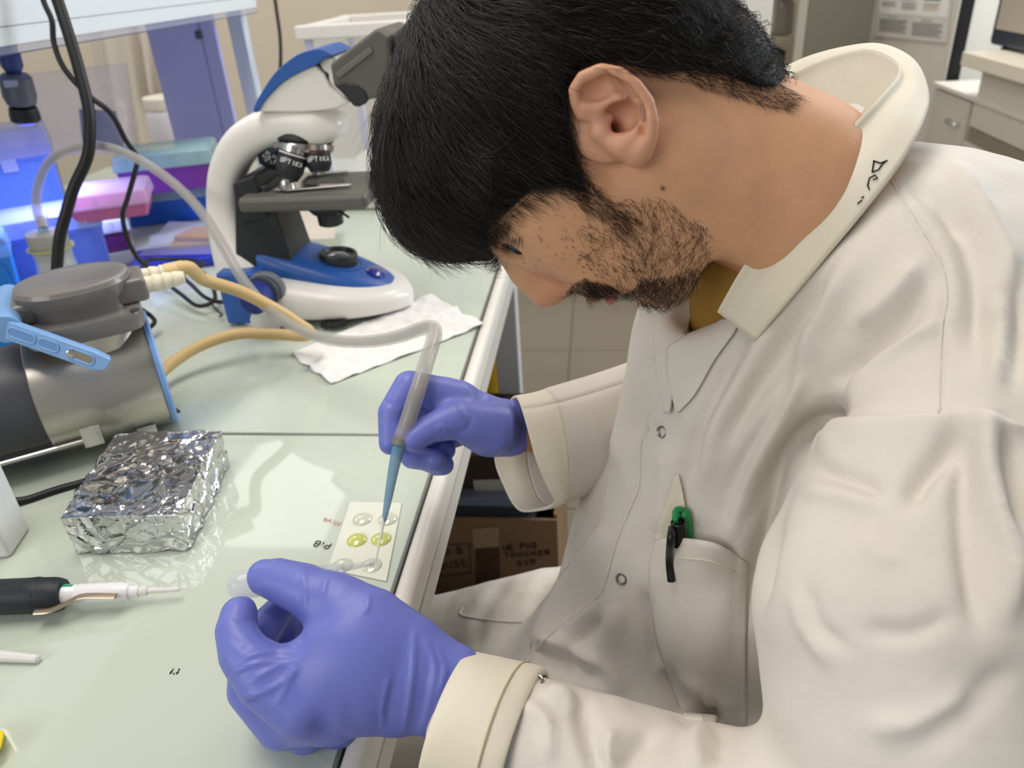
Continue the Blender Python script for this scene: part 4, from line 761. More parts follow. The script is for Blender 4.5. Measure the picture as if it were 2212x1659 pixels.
def qmesh(name, Vx, F, mt, parent=None):
    me = bpy.data.meshes.new(name); me.vertices.add(len(Vx)); me.vertices.foreach_set('co', np.asarray(Vx, np.float32).ravel())
    me.loops.add(F.size); me.loops.foreach_set('vertex_index', F.astype(np.int32).ravel()); me.polygons.add(len(F))
    me.polygons.foreach_set('loop_start', np.arange(0, F.size, F.shape[1], dtype=np.int32)); me.polygons.foreach_set('loop_total', np.full(len(F), F.shape[1], np.int32))
    me.update(calc_edges=True); me.validate(); me.shade_smooth(); return link(name, me, mt, parent)
def pdist(px, py, poly):
    "distance in pixels to a polyline, signed side, position along it 0..1"
    P_ = np.array(poly, float); seg = np.linalg.norm(np.diff(P_, axis=0), axis=1); L = seg.sum(); best = np.full(px.shape, 1e9); sg = np.zeros(px.shape); tt = np.zeros(px.shape); acc = 0
    for a, b, l in zip(P_[:-1], P_[1:], seg):
        d = b - a; t = ((px - a[0]) * d[0] + (py - a[1]) * d[1]) / (l * l); tc = np.clip(t, 0, 1); x, y = px - a[0] - tc * d[0], py - a[1] - tc * d[1]; q = np.hypot(x, y)
        m_ = q < best; best[m_] = q[m_]; sg[m_] = np.sign(d[0] * y - d[1] * x)[m_]; tt[m_] = ((acc + tc * l) / L)[m_]; acc += l
    return best, sg, tt
def sculpt(Vx, F, strokes_, drange=(0, 9), mask=None):
    "strokes: (pixel polyline, width px, height mm, kind). ridge/valley: bell profile; step: raises the left side of the line"
    N = vnormals(Vx, F); px, py, dp = proj(Vx); view = CAM - Vx; fac = np.clip((N * view).sum(1) / np.linalg.norm(view, axis=1) * 2.5, 0, 1); fac *= (dp > drange[0]) & (dp < drange[1])
    if mask is not None: fac = fac * mask
    D = np.zeros(len(Vx))
    for st in strokes_:
        pl, wd, am = st[0], st[1], st[2] * .001; kind = st[3] if len(st) > 3 else 'r'
        P_ = np.array(pl, float); sel = (px > P_[:, 0].min() - 3 * wd) & (px < P_[:, 0].max() + 3 * wd) & (py > P_[:, 1].min() - 3 * wd) & (py < P_[:, 1].max() + 3 * wd)
        i = np.where(sel & (fac > 0))[0]
        if len(i) == 0: continue
        d, sg, t = pdist(px[i], py[i], spline(pl, 6)[:, :2] if len(pl) > 2 else pl); taper = np.clip(np.minimum(t, 1 - t) * 5 + .08, 0, 1)
        if kind == 'r': q = np.exp(-(d / wd) ** 2) * np.sqrt(taper)
        elif kind == 'f':  # asymmetric fold: soft on one side, steep on the other
            s_ = sg * d; q = np.where(s_ > 0, np.exp(-(s_ / wd) ** 2), np.exp(-(s_ / (wd * .3)) ** 2)) * np.sqrt(taper)
        elif kind == 's':
            s_ = sg * d; q = np.where(s_ > 0, np.exp(-(s_ / (wd * 4)) ** 2) * (1 - np.exp(-(s_ / (wd * .3)) ** 2)), 0) * np.clip(np.minimum(t, 1 - t) * 12 + .05, 0, 1)
        D[i] += am * q * fac[i]
    return Vx + N * D[:, None]
# ================================================================== the person
DM = 0.485
c0 = np.array(P(1250, 380, DM)); hn_ = _ray(1250, 380); hn_ /= np.linalg.norm(hn_)
def HP(x, y, t=0.0):
    r = _ray(x, y); s = ((c0 - CAM) @ hn_ - t * .001) / (r @ hn_); return CAM + r * s
hf = RM @ np.array([-.42, .91, 0]); hf -= hn_ * (hf @ hn_); hf /= np.linalg.norm(hf)
hu_ = RM @ np.array([-.91, -.42, 0]); hu_ -= hn_ * (hu_ @ hn_) + hf * (hu_ @ hf); hu_ /= np.linalg.norm(hu_)
HA = np.array([hf, hu_, -hn_])   # forward, up, towards the camera
mm = .001
person = empty('person', (0.25, 0.5, FLOOR), 'person in a white lab coat and violet gloves bending over the bench', 'person')
HV = Vol(c0 + np.array([-.17, -.11, -.125]), c0 + np.array([.21, .14, .125]), .0013)
def he(x, y, t, rf, ru, rl, k=12, op='u', both=True):
    for s in ((1, -1) if (both and t) else (1,)):
        HV.ell(HP(x, y, 0) - hn_ * (s * t * mm) if s < 0 else HP(x, y, t), HA, (rf * mm, ru * mm, rl * mm), k * mm, op)
def hc(pts, k=6, op='u', both=True, flat=1.0):
    for s in ((1, -1) if (both and any(p[2] for p in pts)) else (1,)):
        HV.chain([HP(p[0], p[1], p[2]) if s > 0 else HP(p[0], p[1], 0) + hn_ * (p[2] * mm) for p in pts], [p[3] * mm for p in pts], k * mm, op, flat, hn_)
he(1180, 200, 0, 97, 86, 75)
he(1150, 400, 0, 42, 50, 60, 20)
he(1235, 445, 0, 46, 52, 60, 22)
he(1295, 545, 0, 26, 30, 36, 18)
he(1415, 598, 0, 20, 22, 25, 18)
he(1200, 440, 46, 24, 30, 16, 18)           # cheek bone
he(1290, 500, 34, 28, 34, 16, 20)           # cheek
he(1385, 470, 38, 42, 46, 18, 20)           # masseter
hc([(1420, 380, 54, 15), (1470, 480, 44, 15), (1450, 580, 20, 15)], 16)   # jaw
he(1095, 505, 26, 10, 12, 14, 10)           # brow
he(1118, 522, 33, 9, 9, 10, 8, 's')         # eye socket
he(1130, 494, 31, 12, 13, 12, 5)            # eyeball with lids
hc([(1092, 512, 20, 2.2), (1106, 502, 34, 2.4), (1132, 498, 42, 2.2)], 4); hc([(1112, 538, 24, 2.0), (1138, 528, 38, 2.0)], 6)
hc([(1100, 545, 0, 7.0), (1130, 592, 0, 8.0), (1172, 632, 0, 8.0)], 9)
he(1184, 626, 0, 9.0, 9.0, 9.0, 5)
hc([(1150, 575, 0, 12), (1195, 605, 0, 13)], 10)
he(1207, 612, 10, 8.0, 8.5, 6.5, 5)         # nostril wings
hc([(1214, 632, 9, 2.4), (1204, 618, 9, 2.4)], 2, 's')
hc([(1228, 600, 22, 3.2), (1262, 575, 30, 3.2), (1305, 585, 30, 2.5)], 9, 's')  # fold beside the nose
he(1286, 628, 0, 8.0, 6.5, 19, 5); he(1322, 634, 0, 7.8, 6.8, 18, 4)           # lips
hc([(1303, 655, 0, 2.2), (1303, 628, 17, 1.8), (1312, 612, 22, 1.5)], 3, 's')
he(1350, 640, 0, 5, 5, 14, 8, 's')
# neck
hc([(1440, 260, 0, 57), (1560, 340, 0, 56), (1700, 410, -4, 58), (1760, 438, -8, 54)], 22, both=False, flat=1.0)
hc([(1420, 300, 52, 16), (1560, 430, 44, 15), (1680, 560, 24, 13)], 20)     # neck muscle
he(1440, 330, 52, 22, 26, 12, 14)
# ear
er = lambda pts, k=3, op='u': hc(pts, k, op, both=True)
he(1322, 255, 70, 24, 20, 7, 6)
er([(1260, 240, 76, 4), (1246, 225, 80, 3.2), (1240, 195, 83, 3.2), (1258, 167, 85, 3.3), (1298, 151, 86, 3.5), (1338, 160, 87, 3.6), (1372, 185, 87, 3.8), (1397, 220, 86, 4.0), (1406, 260, 85, 4.2), (1402, 298, 83, 4.6), (1388, 325, 80, 5.5), (1375, 340, 76, 5)], 3)
er([(1310, 200, 78, 7), (1360, 235, 80, 6), (1372, 270, 80, 5)], 5)
er([(1290, 195, 77, 9), (1270, 210, 75, 8)], 5)
he(1290, 208, 84, 7, 8, 5, 4, 's')
er([(1310, 172, 86, 2.8), (1352, 192, 86, 2.8), (1385, 240, 85, 2.6), (1388, 285, 83, 2.4)], 4, 's')
er([(1268, 232, 81, 2.5), (1300, 232, 81, 3.2), (1338, 216, 82, 3.4), (1362, 235, 82, 3.4), (1368, 265, 81, 3.4), (1360, 292, 80, 4.0)], 3)
he(1340, 258, 80, 10, 9, 7, 4, 's'); he(1328, 285, 77, 6, 7, 10, 3, 's'); he(1318, 282, 70, 3.6, 3.6, 10, 2, 's')
er([(1258, 246, 78, 3.0), (1290, 252, 79, 2.8), (1318, 254, 77, 2.2)], 3)
he(1298, 284, 77, 5.5, 5.5, 4.5, 4); er([(1320, 308, 77, 4), (1350, 306, 79, 4), (1372, 300, 79, 4)], 4)
er([(1345, 320, 77, 6), (1372, 330, 77, 6)], 5)
hV, hF = HV.mesh(); hV = relax(hV, hF, 2)
# ---- skin material: colour follows the person's own complexion (lips, ear rim, beard shadow, freckles)
def skin_mat():
    mt = bpy.data.materials.new('skin'); mt.use_nodes = True; nt = mt.node_tree; b = nt.nodes['Principled BSDF']
    at = nt.nodes.new('ShaderNodeAttribute'); at.attribute_name = 'tint'; tc = nt.nodes.new('ShaderNodeTexCoord')
    n = nt.nodes.new('ShaderNodeTexNoise'); n.inputs['Scale'].default_value = 900; n.inputs['Detail'].default_value = 3; nt.links.new(tc.outputs['Object'], n.inputs['Vector'])
    n2 = nt.nodes.new('ShaderNodeTexNoise'); n2.inputs['Scale'].default_value = 60; nt.links.new(tc.outputs['Object'], n2.inputs['Vector'])
    r = nt.nodes.new('ShaderNodeMapRange'); r.inputs[1].default_value = .3; r.inputs[2].default_value = .7; r.inputs[3].default_value = .94; r.inputs[4].default_value = 1.05; nt.links.new(n2.outputs['Fac'], r.inputs[0])
    mx = nt.nodes.new('ShaderNodeMix'); mx.data_type = 'RGBA'; mx.blend_type = 'MULTIPLY'; mx.inputs[0].default_value = 1
    nt.links.new(at.outputs['Color'], mx.inputs[6]); nt.links.new(r.outputs[0], mx.inputs[7]); nt.links.new(mx.outputs[2], b.inputs['Base Color'])
    bp = nt.nodes.new('ShaderNodeBump'); bp.inputs['Strength'].default_value = .22; bp.inputs['Distance'].default_value = .0008; nt.links.new(n.outputs['Fac'], bp.inputs['Height']); nt.links.new(bp.outputs[0], b.inputs['Normal'])
    b.inputs['Roughness'].default_value = .48; b.inputs['Specular IOR Level'].default_value = .4
    b.inputs['Subsurface Weight'].default_value = .12; b.inputs['Subsurface Radius'].default_value = (1, .35, .2); b.inputs['Subsurface Scale'].default_value = .004
    return mt
m_skin = skin_mat()
# forearms (only the wrists show between glove and cuff), in the same body mesh
def forearm(pts):
    P_ = [np.array(P(x, y, d)) for x, y, d, r in pts]; R_ = [rpx(r, d) for x, y, d, r in pts]; lo = np.min(P_, 0) - max(R_) - .01; hi = np.max(P_, 0) + max(R_) + .01
    v = Vol(lo, hi, .003); v.chain(P_, R_, .004, flat=.8); return v.mesh()
f1 = forearm([(1080, 925, .636, 40), (1130, 927, .638, 50), (1300, 920, .66, 62), (1480, 900, .70, 75)])
f2 = forearm([(960, 1515, .449, 62), (1020, 1535, .447, 78), (1200, 1620, .433, 110), (1450, 1740, .412, 140)])
bV, bF = hV, hF
body = qmesh('body', bV, bF, m_skin, person)
for v_, f_ in (f1, f2):
    fo_ = qmesh('forearm', relax(v_, f_, 2), f_, m_skin, person); ca_ = fo_.data.color_attributes.new('tint', 'FLOAT_COLOR', 'POINT'); ca_.data.foreach_set('color', np.tile(np.array([*lin('bd8a68'), 1]), len(v_)).astype(np.float32))
px, py, _d = proj(bV); tint = np.tile(np.array(lin('d3a079')), (len(bV), 1))
def blob(x, y, rx, ry, c, a=1.0, rot=0.0):
    ca, sa = math.cos(rot), math.sin(rot); dx, dy = px - x, py - y; u, v = dx * ca + dy * sa, -dx * sa + dy * ca
    w_ = (np.exp(-((u / rx) ** 2 + (v / ry) ** 2) ** 1.5) * a)[:, None]; tint[:] = tint * (1 - w_) + np.array(lin(c)) * w_
blob(1310, 640, 34, 26, 'a9605a'); blob(1320, 250, 110, 130, 'd69c84', .7); blob(1185, 620, 55, 50, 'c98c70', .6)
rr_ = np.random.default_rng(3)
for _ in range(90):
    x, y = 1260 + rr_.normal() * 45, 530 + rr_.normal() * 38; blob(x, y, 2.6, 2.6, '7d4f33', .7)
blob(1432, 407, 5, 5, '4a2a22')
ca_ = body.data.color_attributes.new('tint', 'FLOAT_COLOR', 'POINT'); ca_.data.foreach_set('color', np.hstack([tint, np.ones((len(tint), 1))]).astype(np.float32).ravel())
# ---- eye
eye = MB().lathe([(.0113 * math.sin(t), -.0113 * math.cos(t)) for t in np.linspace(.02, math.pi - .02, 18)], Vector(HP(1126, 506, 32)), Vector(hf), 28).build('eye', mat('eye_white', '7d756c', .6, spec=.2), body)
MB().lathe([(.0055, .0102), (.0048, .0114), (.003, .0121), (0, .0124)], Vector(HP(1126, 506, 32)), Vector(hf + .12 * (-hn_)), 24).build('iris', mat('iris_dark', '1a100b', .3), eye)
# ---- hair volume
HH = Vol(c0 + np.array([-.20, -.115, -.08]), c0 + np.array([.15, .15, .16]), .0018)
def hh(x, y, t, rf, ru, rl, k=16, op='u'): HH.ell(HP(x, y, t), HA, (rf * mm, ru * mm, rl * mm), k * mm, op)
hh(1185, 190, 0, 105, 88, 82)
hh(1035, 285, 0, 80, 54, 72, 20)
HH.chain([HP(940, 300, 20), HP(920, 390, 22), HP(928, 450, 20), HP(965, 490, 16)], [.028, .025, .020, .008], .02)
HH.chain([HP(940, 300, -20), HP(920, 390, -22), HP(928, 450, -20), HP(965, 490, -16)], [.028, .025, .020, .008], .02)
HH.chain([HP(1000, 380, 40), HP(985, 430, 36), HP(1022, 462, 30)], [.026, .020, .008], .02)
HH.chain([HP(1090, 380, 58), HP(1170, 400, 63), HP(1235, 425, 64)], [.022, .012, .005], .012)
HH.chain([HP(1370, 165, 0), HP(1455, 218, 0), HP(1500, 262, 0)], [.072, .060, .0560], .015)
# keep the face, ear and neck free of hair volume
def cut(pts, r, t0, t1, k=8):
    pass
hS = HV
X, Y, Z = HH.pts((slice(None),) * 3)
G = np.stack([np.broadcast_to(q, HH.n).ravel() for q in (X, Y, Z)], 1); inb = np.abs(HH.D.ravel()) < .02
gx, gy, gd = proj(G); tl = -(G - c0) @ hn_
face = [(1015, 1000), (1030, 540), (1042, 490), (1085, 450), (1140, 398), (1205, 392), (1290, 425), (1250, 375), (1232, 330), (1222, 280), (1218, 215), (1245, 155), (1330, 132), (1410, 150), (1480, 150), (1560, 150), (1640, 190), (1760, 200), (1900, 400), (1900, 1000)]
def inside(px_, py_, poly):
    r_ = np.zeros(px_.shape, bool); n = len(poly)
    for i in range(n):
        (x0_, y0_), (x1_, y1_) = poly[i], poly[(i + 1) % n]
        c_ = ((y0_ > py_) != (y1_ > py_)) & (px_ < (x1_ - x0_) * (py_ - y0_) / (y1_ - y0_ + 1e-9) + x0_); r_ ^= c_
    return r_
# cut line is laid in the head's own side plane, so mirror it for the far side
side = c0[None] + (G - c0) + hn_[None] * 0; pr_ = G + hn_[None] * tl[:, None]; sx, sy, _ = proj(pr_)
k_near = DM / (DM - .07)
def sideline(poly, t):  # face line as seen on the near surface, brought to the mid plane
    return [proj(HP(x, y, t) + hn_ * (t * mm))[:2] for x, y in poly]
fpoly = sideline(face, 50); dd = np.zeros(len(G)); ii = np.where(inb)[0]
q_, s_, t_ = pdist(sx[ii], sy[ii], fpoly + [fpoly[0]]); dd[ii] = np.where(inside(sx[ii], sy[ii], fpoly), -q_, q_) * DM / FPX; dd[~inb] = .06
HH.comb((slice(None),) * 3, dd.reshape(HH.n).astype(np.float32), .006, 's')
aV, aF = HH.mesh(); aV = relax(aV, aF, 2)
m_hair = mat('hair_black', '100d0b', .6, spec=.25, bump=.5, bscale=500)
hair = qmesh('hair', aV, aF, m_hair, person)
# ---- lab coat: torso, sleeves and skirt
def C3(x, y, d, r): return np.array(P(x, y, d)), rpx(r, d)
def wchain(vol, pts, k, **kw): q = [C3(*p) for p in pts]; vol.chain([a for a, _ in q], [b for _, b in q], k, **kw)
CV = Vol((-.30, .17, -.36), (.46, .86, .36), .0028)
I3 = np.eye(3)
def rotY(a): c, s = math.cos(a), math.sin(a); return np.array([[c, 0, -s], [0, 1, 0], [s, 0, c]])
CV.ell((.150, .545, .11), rotY(-.35), (.125, .150, .15), .05)
CV.ell((.135, .535, -.03), I3, (.155, .150, .16), .05)
CV.ell((.24, .515, -.2), I3, (.19, .19, .14), .05)
wchain(CV, [(1850, 560, .505, 225), (1960, 640, .470, 250), (2080, 780, .440, 275)], .04)
CV.chain([(.165, .52, .22), (.150, .66, .175)], [.062, .065], .05)
wchain(CV, [(2080, 640, .485, 270), (2250, 800, .50, 340), (2250, 1100, .55, 350)], .05)
wchain(CV, [(2110, 1020, .410, 325), (1990, 1330, .385, 350), (2010, 1600, .375, 340), (2000, 1900, .37, 330)], .014)
wchain(CV, [(2000, 1900, .37, 330), (1700, 1850, .39, 240), (1450, 1742, .412, 185), (1200, 1640, .432, 155), (1060, 1590, .443, 140)], .02)
CV.chain([(.24, .60, -.20), (-.05, .60, -.245), (-.30, .60, -.33)], [.10, .085, .08], .07)
CV.chain([(.24, .42, -.20), (-.10, .40, -.235), (-.30, .38, -.28)], [.10, .085, .08], .07)
CV.ell((0.04, .50, -.20), I3, (.17, .12, .06), .05)
wchain(CV, [(1440, 1230, .68, 170), (1330, 1430, .69, 195), (1260, 1600, .69, 200)], .05)
# neck opening and front opening
CV.chain([HP(1480, 330, 0), HP(1620, 375, 0), HP(1690, 405, -4)], [.075, .066, .056], .012, 's')
CV.chain([P(1480, 560, .50), P(1520, 700, .545)], [.050, .012], .012, 's')
cV, cF = CV.mesh(); cV = relax(cV, cF, 3)
CS = [  # folds of the coat: polyline, width px, height mm, kind
 ([(1920, 378), (1985, 480), (2030, 560), (2045, 640), (2035, 705), (2030, 800), (2028, 893)], 9, -1.6), ([(1935, 380), (2000, 480), (2045, 560), (2060, 640), (2050, 705), (2045, 800), (2042, 885)], 10, 1.2),
 ([(1740, 965), (1800, 915), (1870, 905), (1940, 898), (2028, 893), (2110, 893), (2150, 903), (2230, 918)], 16, 5.0, 's'),
 ([(1800, 885), (1738, 940), (1695, 1000), (1668, 1090), (1640, 1200), (1618, 1330)], 26, -11), ([(1815, 870), (1760, 905), (1725, 945)], 16, -6),
 ([(1722, 762), (1680, 880), (1612, 1006), (1570, 1133)], 24, -5), ([(1743, 816), (1659, 943), (1600, 1060), (1575, 1160)], 18, 5), ([(1798, 860), (1701, 964), (1655, 1049), (1621, 1133)], 18, -5),
 ([(1850, 560), (1770, 700), (1720, 800), (1640, 920)], 30, 5), ([(1790, 600), (1700, 740), (1640, 840), (1560, 960)], 26, -4), ([(1760, 580), (1640, 760), (1560, 900), (1520, 1040)], 26, 4), ([(1600, 760), (1540, 860), (1500, 960), (1480, 1080)], 20, -4),
 ([(2005, 610), (1955, 690), (1880, 760), (1800, 830)], 22, -5), ([(1985, 570), (1930, 640), (1860, 700)], 22, 4), ([(2030, 700), (1960, 740), (1890, 790), (1830, 850)], 16, 3.5),
 ([(1135, 1460), (1146, 1424), (1182, 1376), (1235, 1335), (1290, 1290), (1309, 1250), (1330, 1175), (1355, 1112), (1380, 1048), (1384, 964), (1401, 922)], 14, 4.5, 's'),
 ([(1131, 1452), (1146, 1395), (1164, 1337), (1207, 1250), (1258, 1185), (1300, 1120)], 12, 4.0, 's'),
 ([(2135, 905), (2130, 1000), (2150, 1100), (2178, 1200), (2180, 1320)], 26, 6), ([(2175, 930), (2190, 1050), (2212, 1150)], 22, -4), ([(2070, 930), (2040, 980), (1996, 1030), (1960, 1090)], 24, -5), ([(2090, 950), (2080, 1060), (2090, 1200), (2110, 1350)], 24, -4),
 ([(1900, 1060), (1830, 1035), (1764, 1015)], 18, -3), ([(1890, 1095), (1820, 1075), (1740, 1060)], 18, 2.5), ([(1720, 1280), (1740, 1360), (1790, 1430)], 18, 1.4), ([(1745, 1270), (1770, 1350), (1830, 1400)], 18, -1.2), ([(1870, 1170), (1900, 1200), (1940, 1215)], 16, 1.0), ([(2050, 1330), (1960, 1370), (1870, 1360)], 24, -1.6), ([(2100, 1500), (2000, 1560), (1880, 1570)], 30, 2), ([(2180, 1440), (2090, 1530), (1990, 1600)], 30, -2),
 ([(1250, 1500), (1262, 1560), (1283, 1630), (1300, 1680)], 20, -6), ([(1180, 1500), (1225, 1510), (1250, 1530)], 18, 4), ([(1410, 1580), (1380, 1610), (1350, 1670)], 18, -5), ([(1330, 1580), (1310, 1620), (1320, 1670)], 18, 4), ([(1520, 1560), (1500, 1610), (1510, 1670)], 16, 3), ([(1560, 1570), (1550, 1650)], 14, -3), ([(1130, 1520), (1180, 1560), (1190, 1640)], 16, 3),
 ([(1153, 1409), (1220, 1435), (1290, 1463)], 20, -6), ([(1170, 1380), (1230, 1400), (1300, 1440)], 18, 5), ([(1435, 1450), (1455, 1500), (1485, 1550)], 20, -6), ([(1479, 1462), (1530, 1490), (1590, 1525)], 16, 5), ([(1470, 1500), (1530, 1525), (1590, 1550)], 12, -3), ([(1390, 1280), (1400, 1360), (1420, 1440)], 14, -5), ([(1340, 1300), (1320, 1400), (1340, 1500)], 24, 5),
 ([(1360, 800), (1345, 900), (1330, 1000)], 14, 4), ([(1400, 760), (1385, 870), (1370, 960)], 14, -4), ([(1440, 960), (1450, 1050), (1430, 1150)], 22, 4), ([(1310, 1330), (1250, 1390), (1215, 1440)], 16, -4),
 ([(2060, 360), (2100, 420), (2160, 520), (2200, 620)], 26, 4), ([(2040, 420), (2090, 520), (2110, 640), (2100, 760)], 26, -4), ([(2150, 640), (2160, 720), (2150, 830)], 24, 4), ([(2200, 560), (2205, 680), (2190, 820)], 20, -3),
 ([(1960, 400), (2020, 440), (2080, 500)], 20, -3), ([(1100, 1240), (1050, 1310), (1020, 1400)], 18, -3), ([(1230, 1210), (1180, 1260), (1140, 1330)], 18, -3)]
cV = sculpt(cV, cF, [(q[0], q[1] * .95, q[2] * (1.7 if len(q) < 4 else 1.3), *q[3:]) for q in CS]); cV = relax(cV, cF, 1, .4)
nz_ = np.array([mn.noise(Vector(q) * 22) * .0016 + mn.noise(Vector((q[0] * 60 + 3, q[1] * 60, q[2] * 32))) * .0007 for q in cV]); cV = cV + vnormals(cV, cF) * nz_[:, None]
def coat_mat(name, warm=0.0):
    mt = bpy.data.materials.new(name); mt.use_nodes = True; nt = mt.node_tree; b = nt.nodes['Principled BSDF']; tc = nt.nodes.new('ShaderNodeTexCoord')
    n = nt.nodes.new('ShaderNodeTexNoise'); n.inputs['Scale'].default_value = 7; n.inputs['Detail'].default_value = 5; nt.links.new(tc.outputs['Object'], n.inputs['Vector'])
    r = nt.nodes.new('ShaderNodeValToRGB'); e = r.color_ramp.elements; e[0].position = .35; e[0].color = (*lin('d4cdc2' if not warm else 'ddd4bd'), 1); e[1].position = .68; e[1].color = (*lin('dfdad0' if not warm else 'e6e0d0'), 1)
    nt.links.new(n.outputs['Fac'], r.inputs[0]); nt.links.new(r.outputs[0], b.inputs['Base Color'])
    wv = nt.nodes.new('ShaderNodeTexWave'); wv.wave_type = 'BANDS'; wv.bands_direction = 'DIAGONAL'; wv.inputs['Scale'].default_value = 420; wv.inputs['Distortion'].default_value = .6; nt.links.new(tc.outputs['Object'], wv.inputs['Vector'])
    n3 = nt.nodes.new('ShaderNodeTexNoise'); n3.inputs['Scale'].default_value = 45; n3.inputs['Detail'].default_value = 6; nt.links.new(tc.outputs['Object'], n3.inputs['Vector'])
    b1 = nt.nodes.new('ShaderNodeBump'); b1.inputs['Strength'].default_value = .12; b1.inputs['Distance'].default_value = .0006; nt.links.new(wv.outputs['Fac'], b1.inputs['Height'])
    b2 = nt.nodes.new('ShaderNodeBump'); b2.inputs['Strength'].default_value = .25; b2.inputs['Distance'].default_value = .004; nt.links.new(n3.outputs['Fac'], b2.inputs['Height']); nt.links.new(b1.outputs[0], b2.inputs['Normal']); nt.links.new(b2.outputs[0], b.inputs['Normal'])
    b.inputs['Roughness'].default_value = .85; b.inputs['Specular IOR Level'].default_value = .2; b.inputs['Sheen Weight'].default_value = .15
    return mt
m_coat = coat_mat('coat_cotton'); m_coatw = coat_mat('coat_cotton_worn', 1)
coat = qmesh('lab_coat', cV, cF, m_coat, person)
cbvh = BVHTree.FromPolygons([tuple(v) for v in cV], [tuple(int(i) for i in f) for f in cF])
def chit(x, y, off=0.0, bvh=None):
    r = Vector(_ray(x, y)).normalized(); h = (bvh or cbvh).ray_cast(Vector(CAM), r)
    return None if h[0] is None else h[0] - r * off
def coons(top, bot, left, right, off, nu=26, nv=26, bvh=None):
    T, B, L, R_ = [np.array(spline(q, 12))[:, :2] for q in (top, bot, left, right)]
    def at(c, t): i = t * (len(c) - 1); k = min(int(i), len(c) - 2); return c[k] + (c[k + 1] - c[k]) * (i - k)
    G_ = []; last = None
    for j in range(nv + 1):
        v = j / nv; row = []
        for i in range(nu + 1):
            u = i / nu; p = (1 - v) * at(T, u) + v * at(B, u) + (1 - u) * at(L, v) + u * at(R_, v) - ((1 - u) * (1 - v) * T[0] + u * (1 - v) * T[-1] + (1 - u) * v * B[0] + u * v * B[-1])
            h = chit(p[0], p[1], off(u, v), bvh); 
            if h is None: h = P(p[0], p[1], last)
            last = (Vector(h) - Vector(CAM)).dot(Vector(RM @ np.array([0, 0, 1.]))); row.append(h)
        G_.append(row)
    return MB().grid(G_)
# ---- collar
CO = [((1562, 682, .478), (1632, 737, .470), (1590, 700, .500)), ((1605, 605, .462), (1690, 668, .452), (1625, 625, .490)), ((1660, 520, .450), (1765, 580, .438), (1680, 545, .482)), ((1740, 405, .438), (1865, 460, .424), (1760, 435, .474)), ((1835, 300, .434), (1945, 355, .420), (1845, 330, .472)),
      ((1905, 225, .445), (1992, 268, .432), (1890, 290, .488)), ((1945, 172, .478), (2004, 200, .470), (1910, 300, .512)), ((1925, 138, .520), (1972, 130, .520), (1900, 330, .540)), ((1868, 120, .560), (1900, 97, .568), (1860, 335, .572)), ((1790, 138, .597), (1820, 104, .610), (1800, 320, .598)), ((1728, 166, .617), (1735, 128, .632), (1740, 300, .618)), ((1684, 188, .630), (1670, 163, .650), (1690, 285, .628)), ((1645, 225, .645), (1622, 200, .668), (1640, 310, .638)), ((1600, 330, .648), (1572, 325, .672), (1600, 400, .640)), ((1570, 450, .640), (1545, 455, .662), (1575, 500, .632))]
def collar():
    rows = []
    F_ = spline([tuple(P(*q[0])) for q in CO], 6); O_ = spline([tuple(P(*q[1])) for q in CO], 6); B_ = spline([tuple(P(*q[2])) for q in CO], 6)
    for f, o, b in zip(F_, O_, B_):
        f, o, b = Vector(f), Vector(o), Vector(b); row = []
        mid = (f + (f - (o + b) / 2).normalized() * .004)
        ctrl = [b, b.lerp(f, .5), f.lerp(b, .08), mid, f.lerp(o, .08), f.lerp(o, .5) + (f - b).normalized() * .002, o]
        rows.append([Vector(q) for q in spline([tuple(q) for q in ctrl], 5)])
    return MB().grid(rows)
col = collar().build('collar', m_coatw, coat, solid=.0022, angle=80)
# ---- gloves
m_glove = mat('nitrile_violet', '6f79c8', .40, spec=.45, bump=.05, bscale=300, var=.05, vscale=25)
def hand(name, chains, h, strokes_, lo_pad=.02, lam=2):
    A_ = [np.array(P(x, y, d)) for ch in chains for x, y, d, r in ch[0]]; R_ = [rpx(r, d) for ch in chains for x, y, d, r in ch[0]]
    v = Vol(np.min(A_, 0) - max(R_) - lo_pad, np.max(A_, 0) + max(R_) + lo_pad, h)
    for ch in chains: wchain(v, ch[0], ch[1] * mm, flat=ch[2] if len(ch) > 2 else 1.0, op=ch[3] if len(ch) > 3 else 'u')
    x, f = v.mesh(); x = relax(x, f, lam); x = sculpt(x, f, strokes_); return qmesh(name, x, f, m_glove, person)
LH = [([(985, 1515, .449, 95), (930, 1497, .449, 92), (850, 1480, .448, 112), (760, 1458, .446, 138), (700, 1500, .446, 112), (655, 1552, .444, 62)], 14, .52),
      ([(960, 1450, .450, 62), (890, 1395, .452, 68), (800, 1352, .456, 84), (722, 1308, .462, 70)], 16, .62),
      ([(975, 1462, .449, 48), (1002, 1424, .449, 14)], 8),
      ([(735, 1312, .462, 62), (655, 1272, .468, 55), (600, 1252, .473, 46), (572, 1246, .476, 38)], 6),
      ([(650, 1530, .440, 66), (568, 1474, .440, 56), (522, 1412, .446, 48), (510, 1362, .454, 44), (516, 1328, .461, 39)], 8),
      ([(710, 1450, .449, 68), (596, 1442, .445, 46), (545, 1420, .446, 40)], 10),
      ([(610, 1560, .454, 58), (540, 1490, .462, 48), (540, 1405, .474, 42), (582, 1345, .488, 38), (604, 1318, .494, 33)], 5),
      ([(660, 1575, .470, 52), (580, 1515, .482, 44), (592, 1425, .497, 40), (632, 1352, .505, 34)], 5),
      ([(730, 1570, .484, 48), (655, 1540, .500, 40), (660, 1465, .512, 34)], 5)]
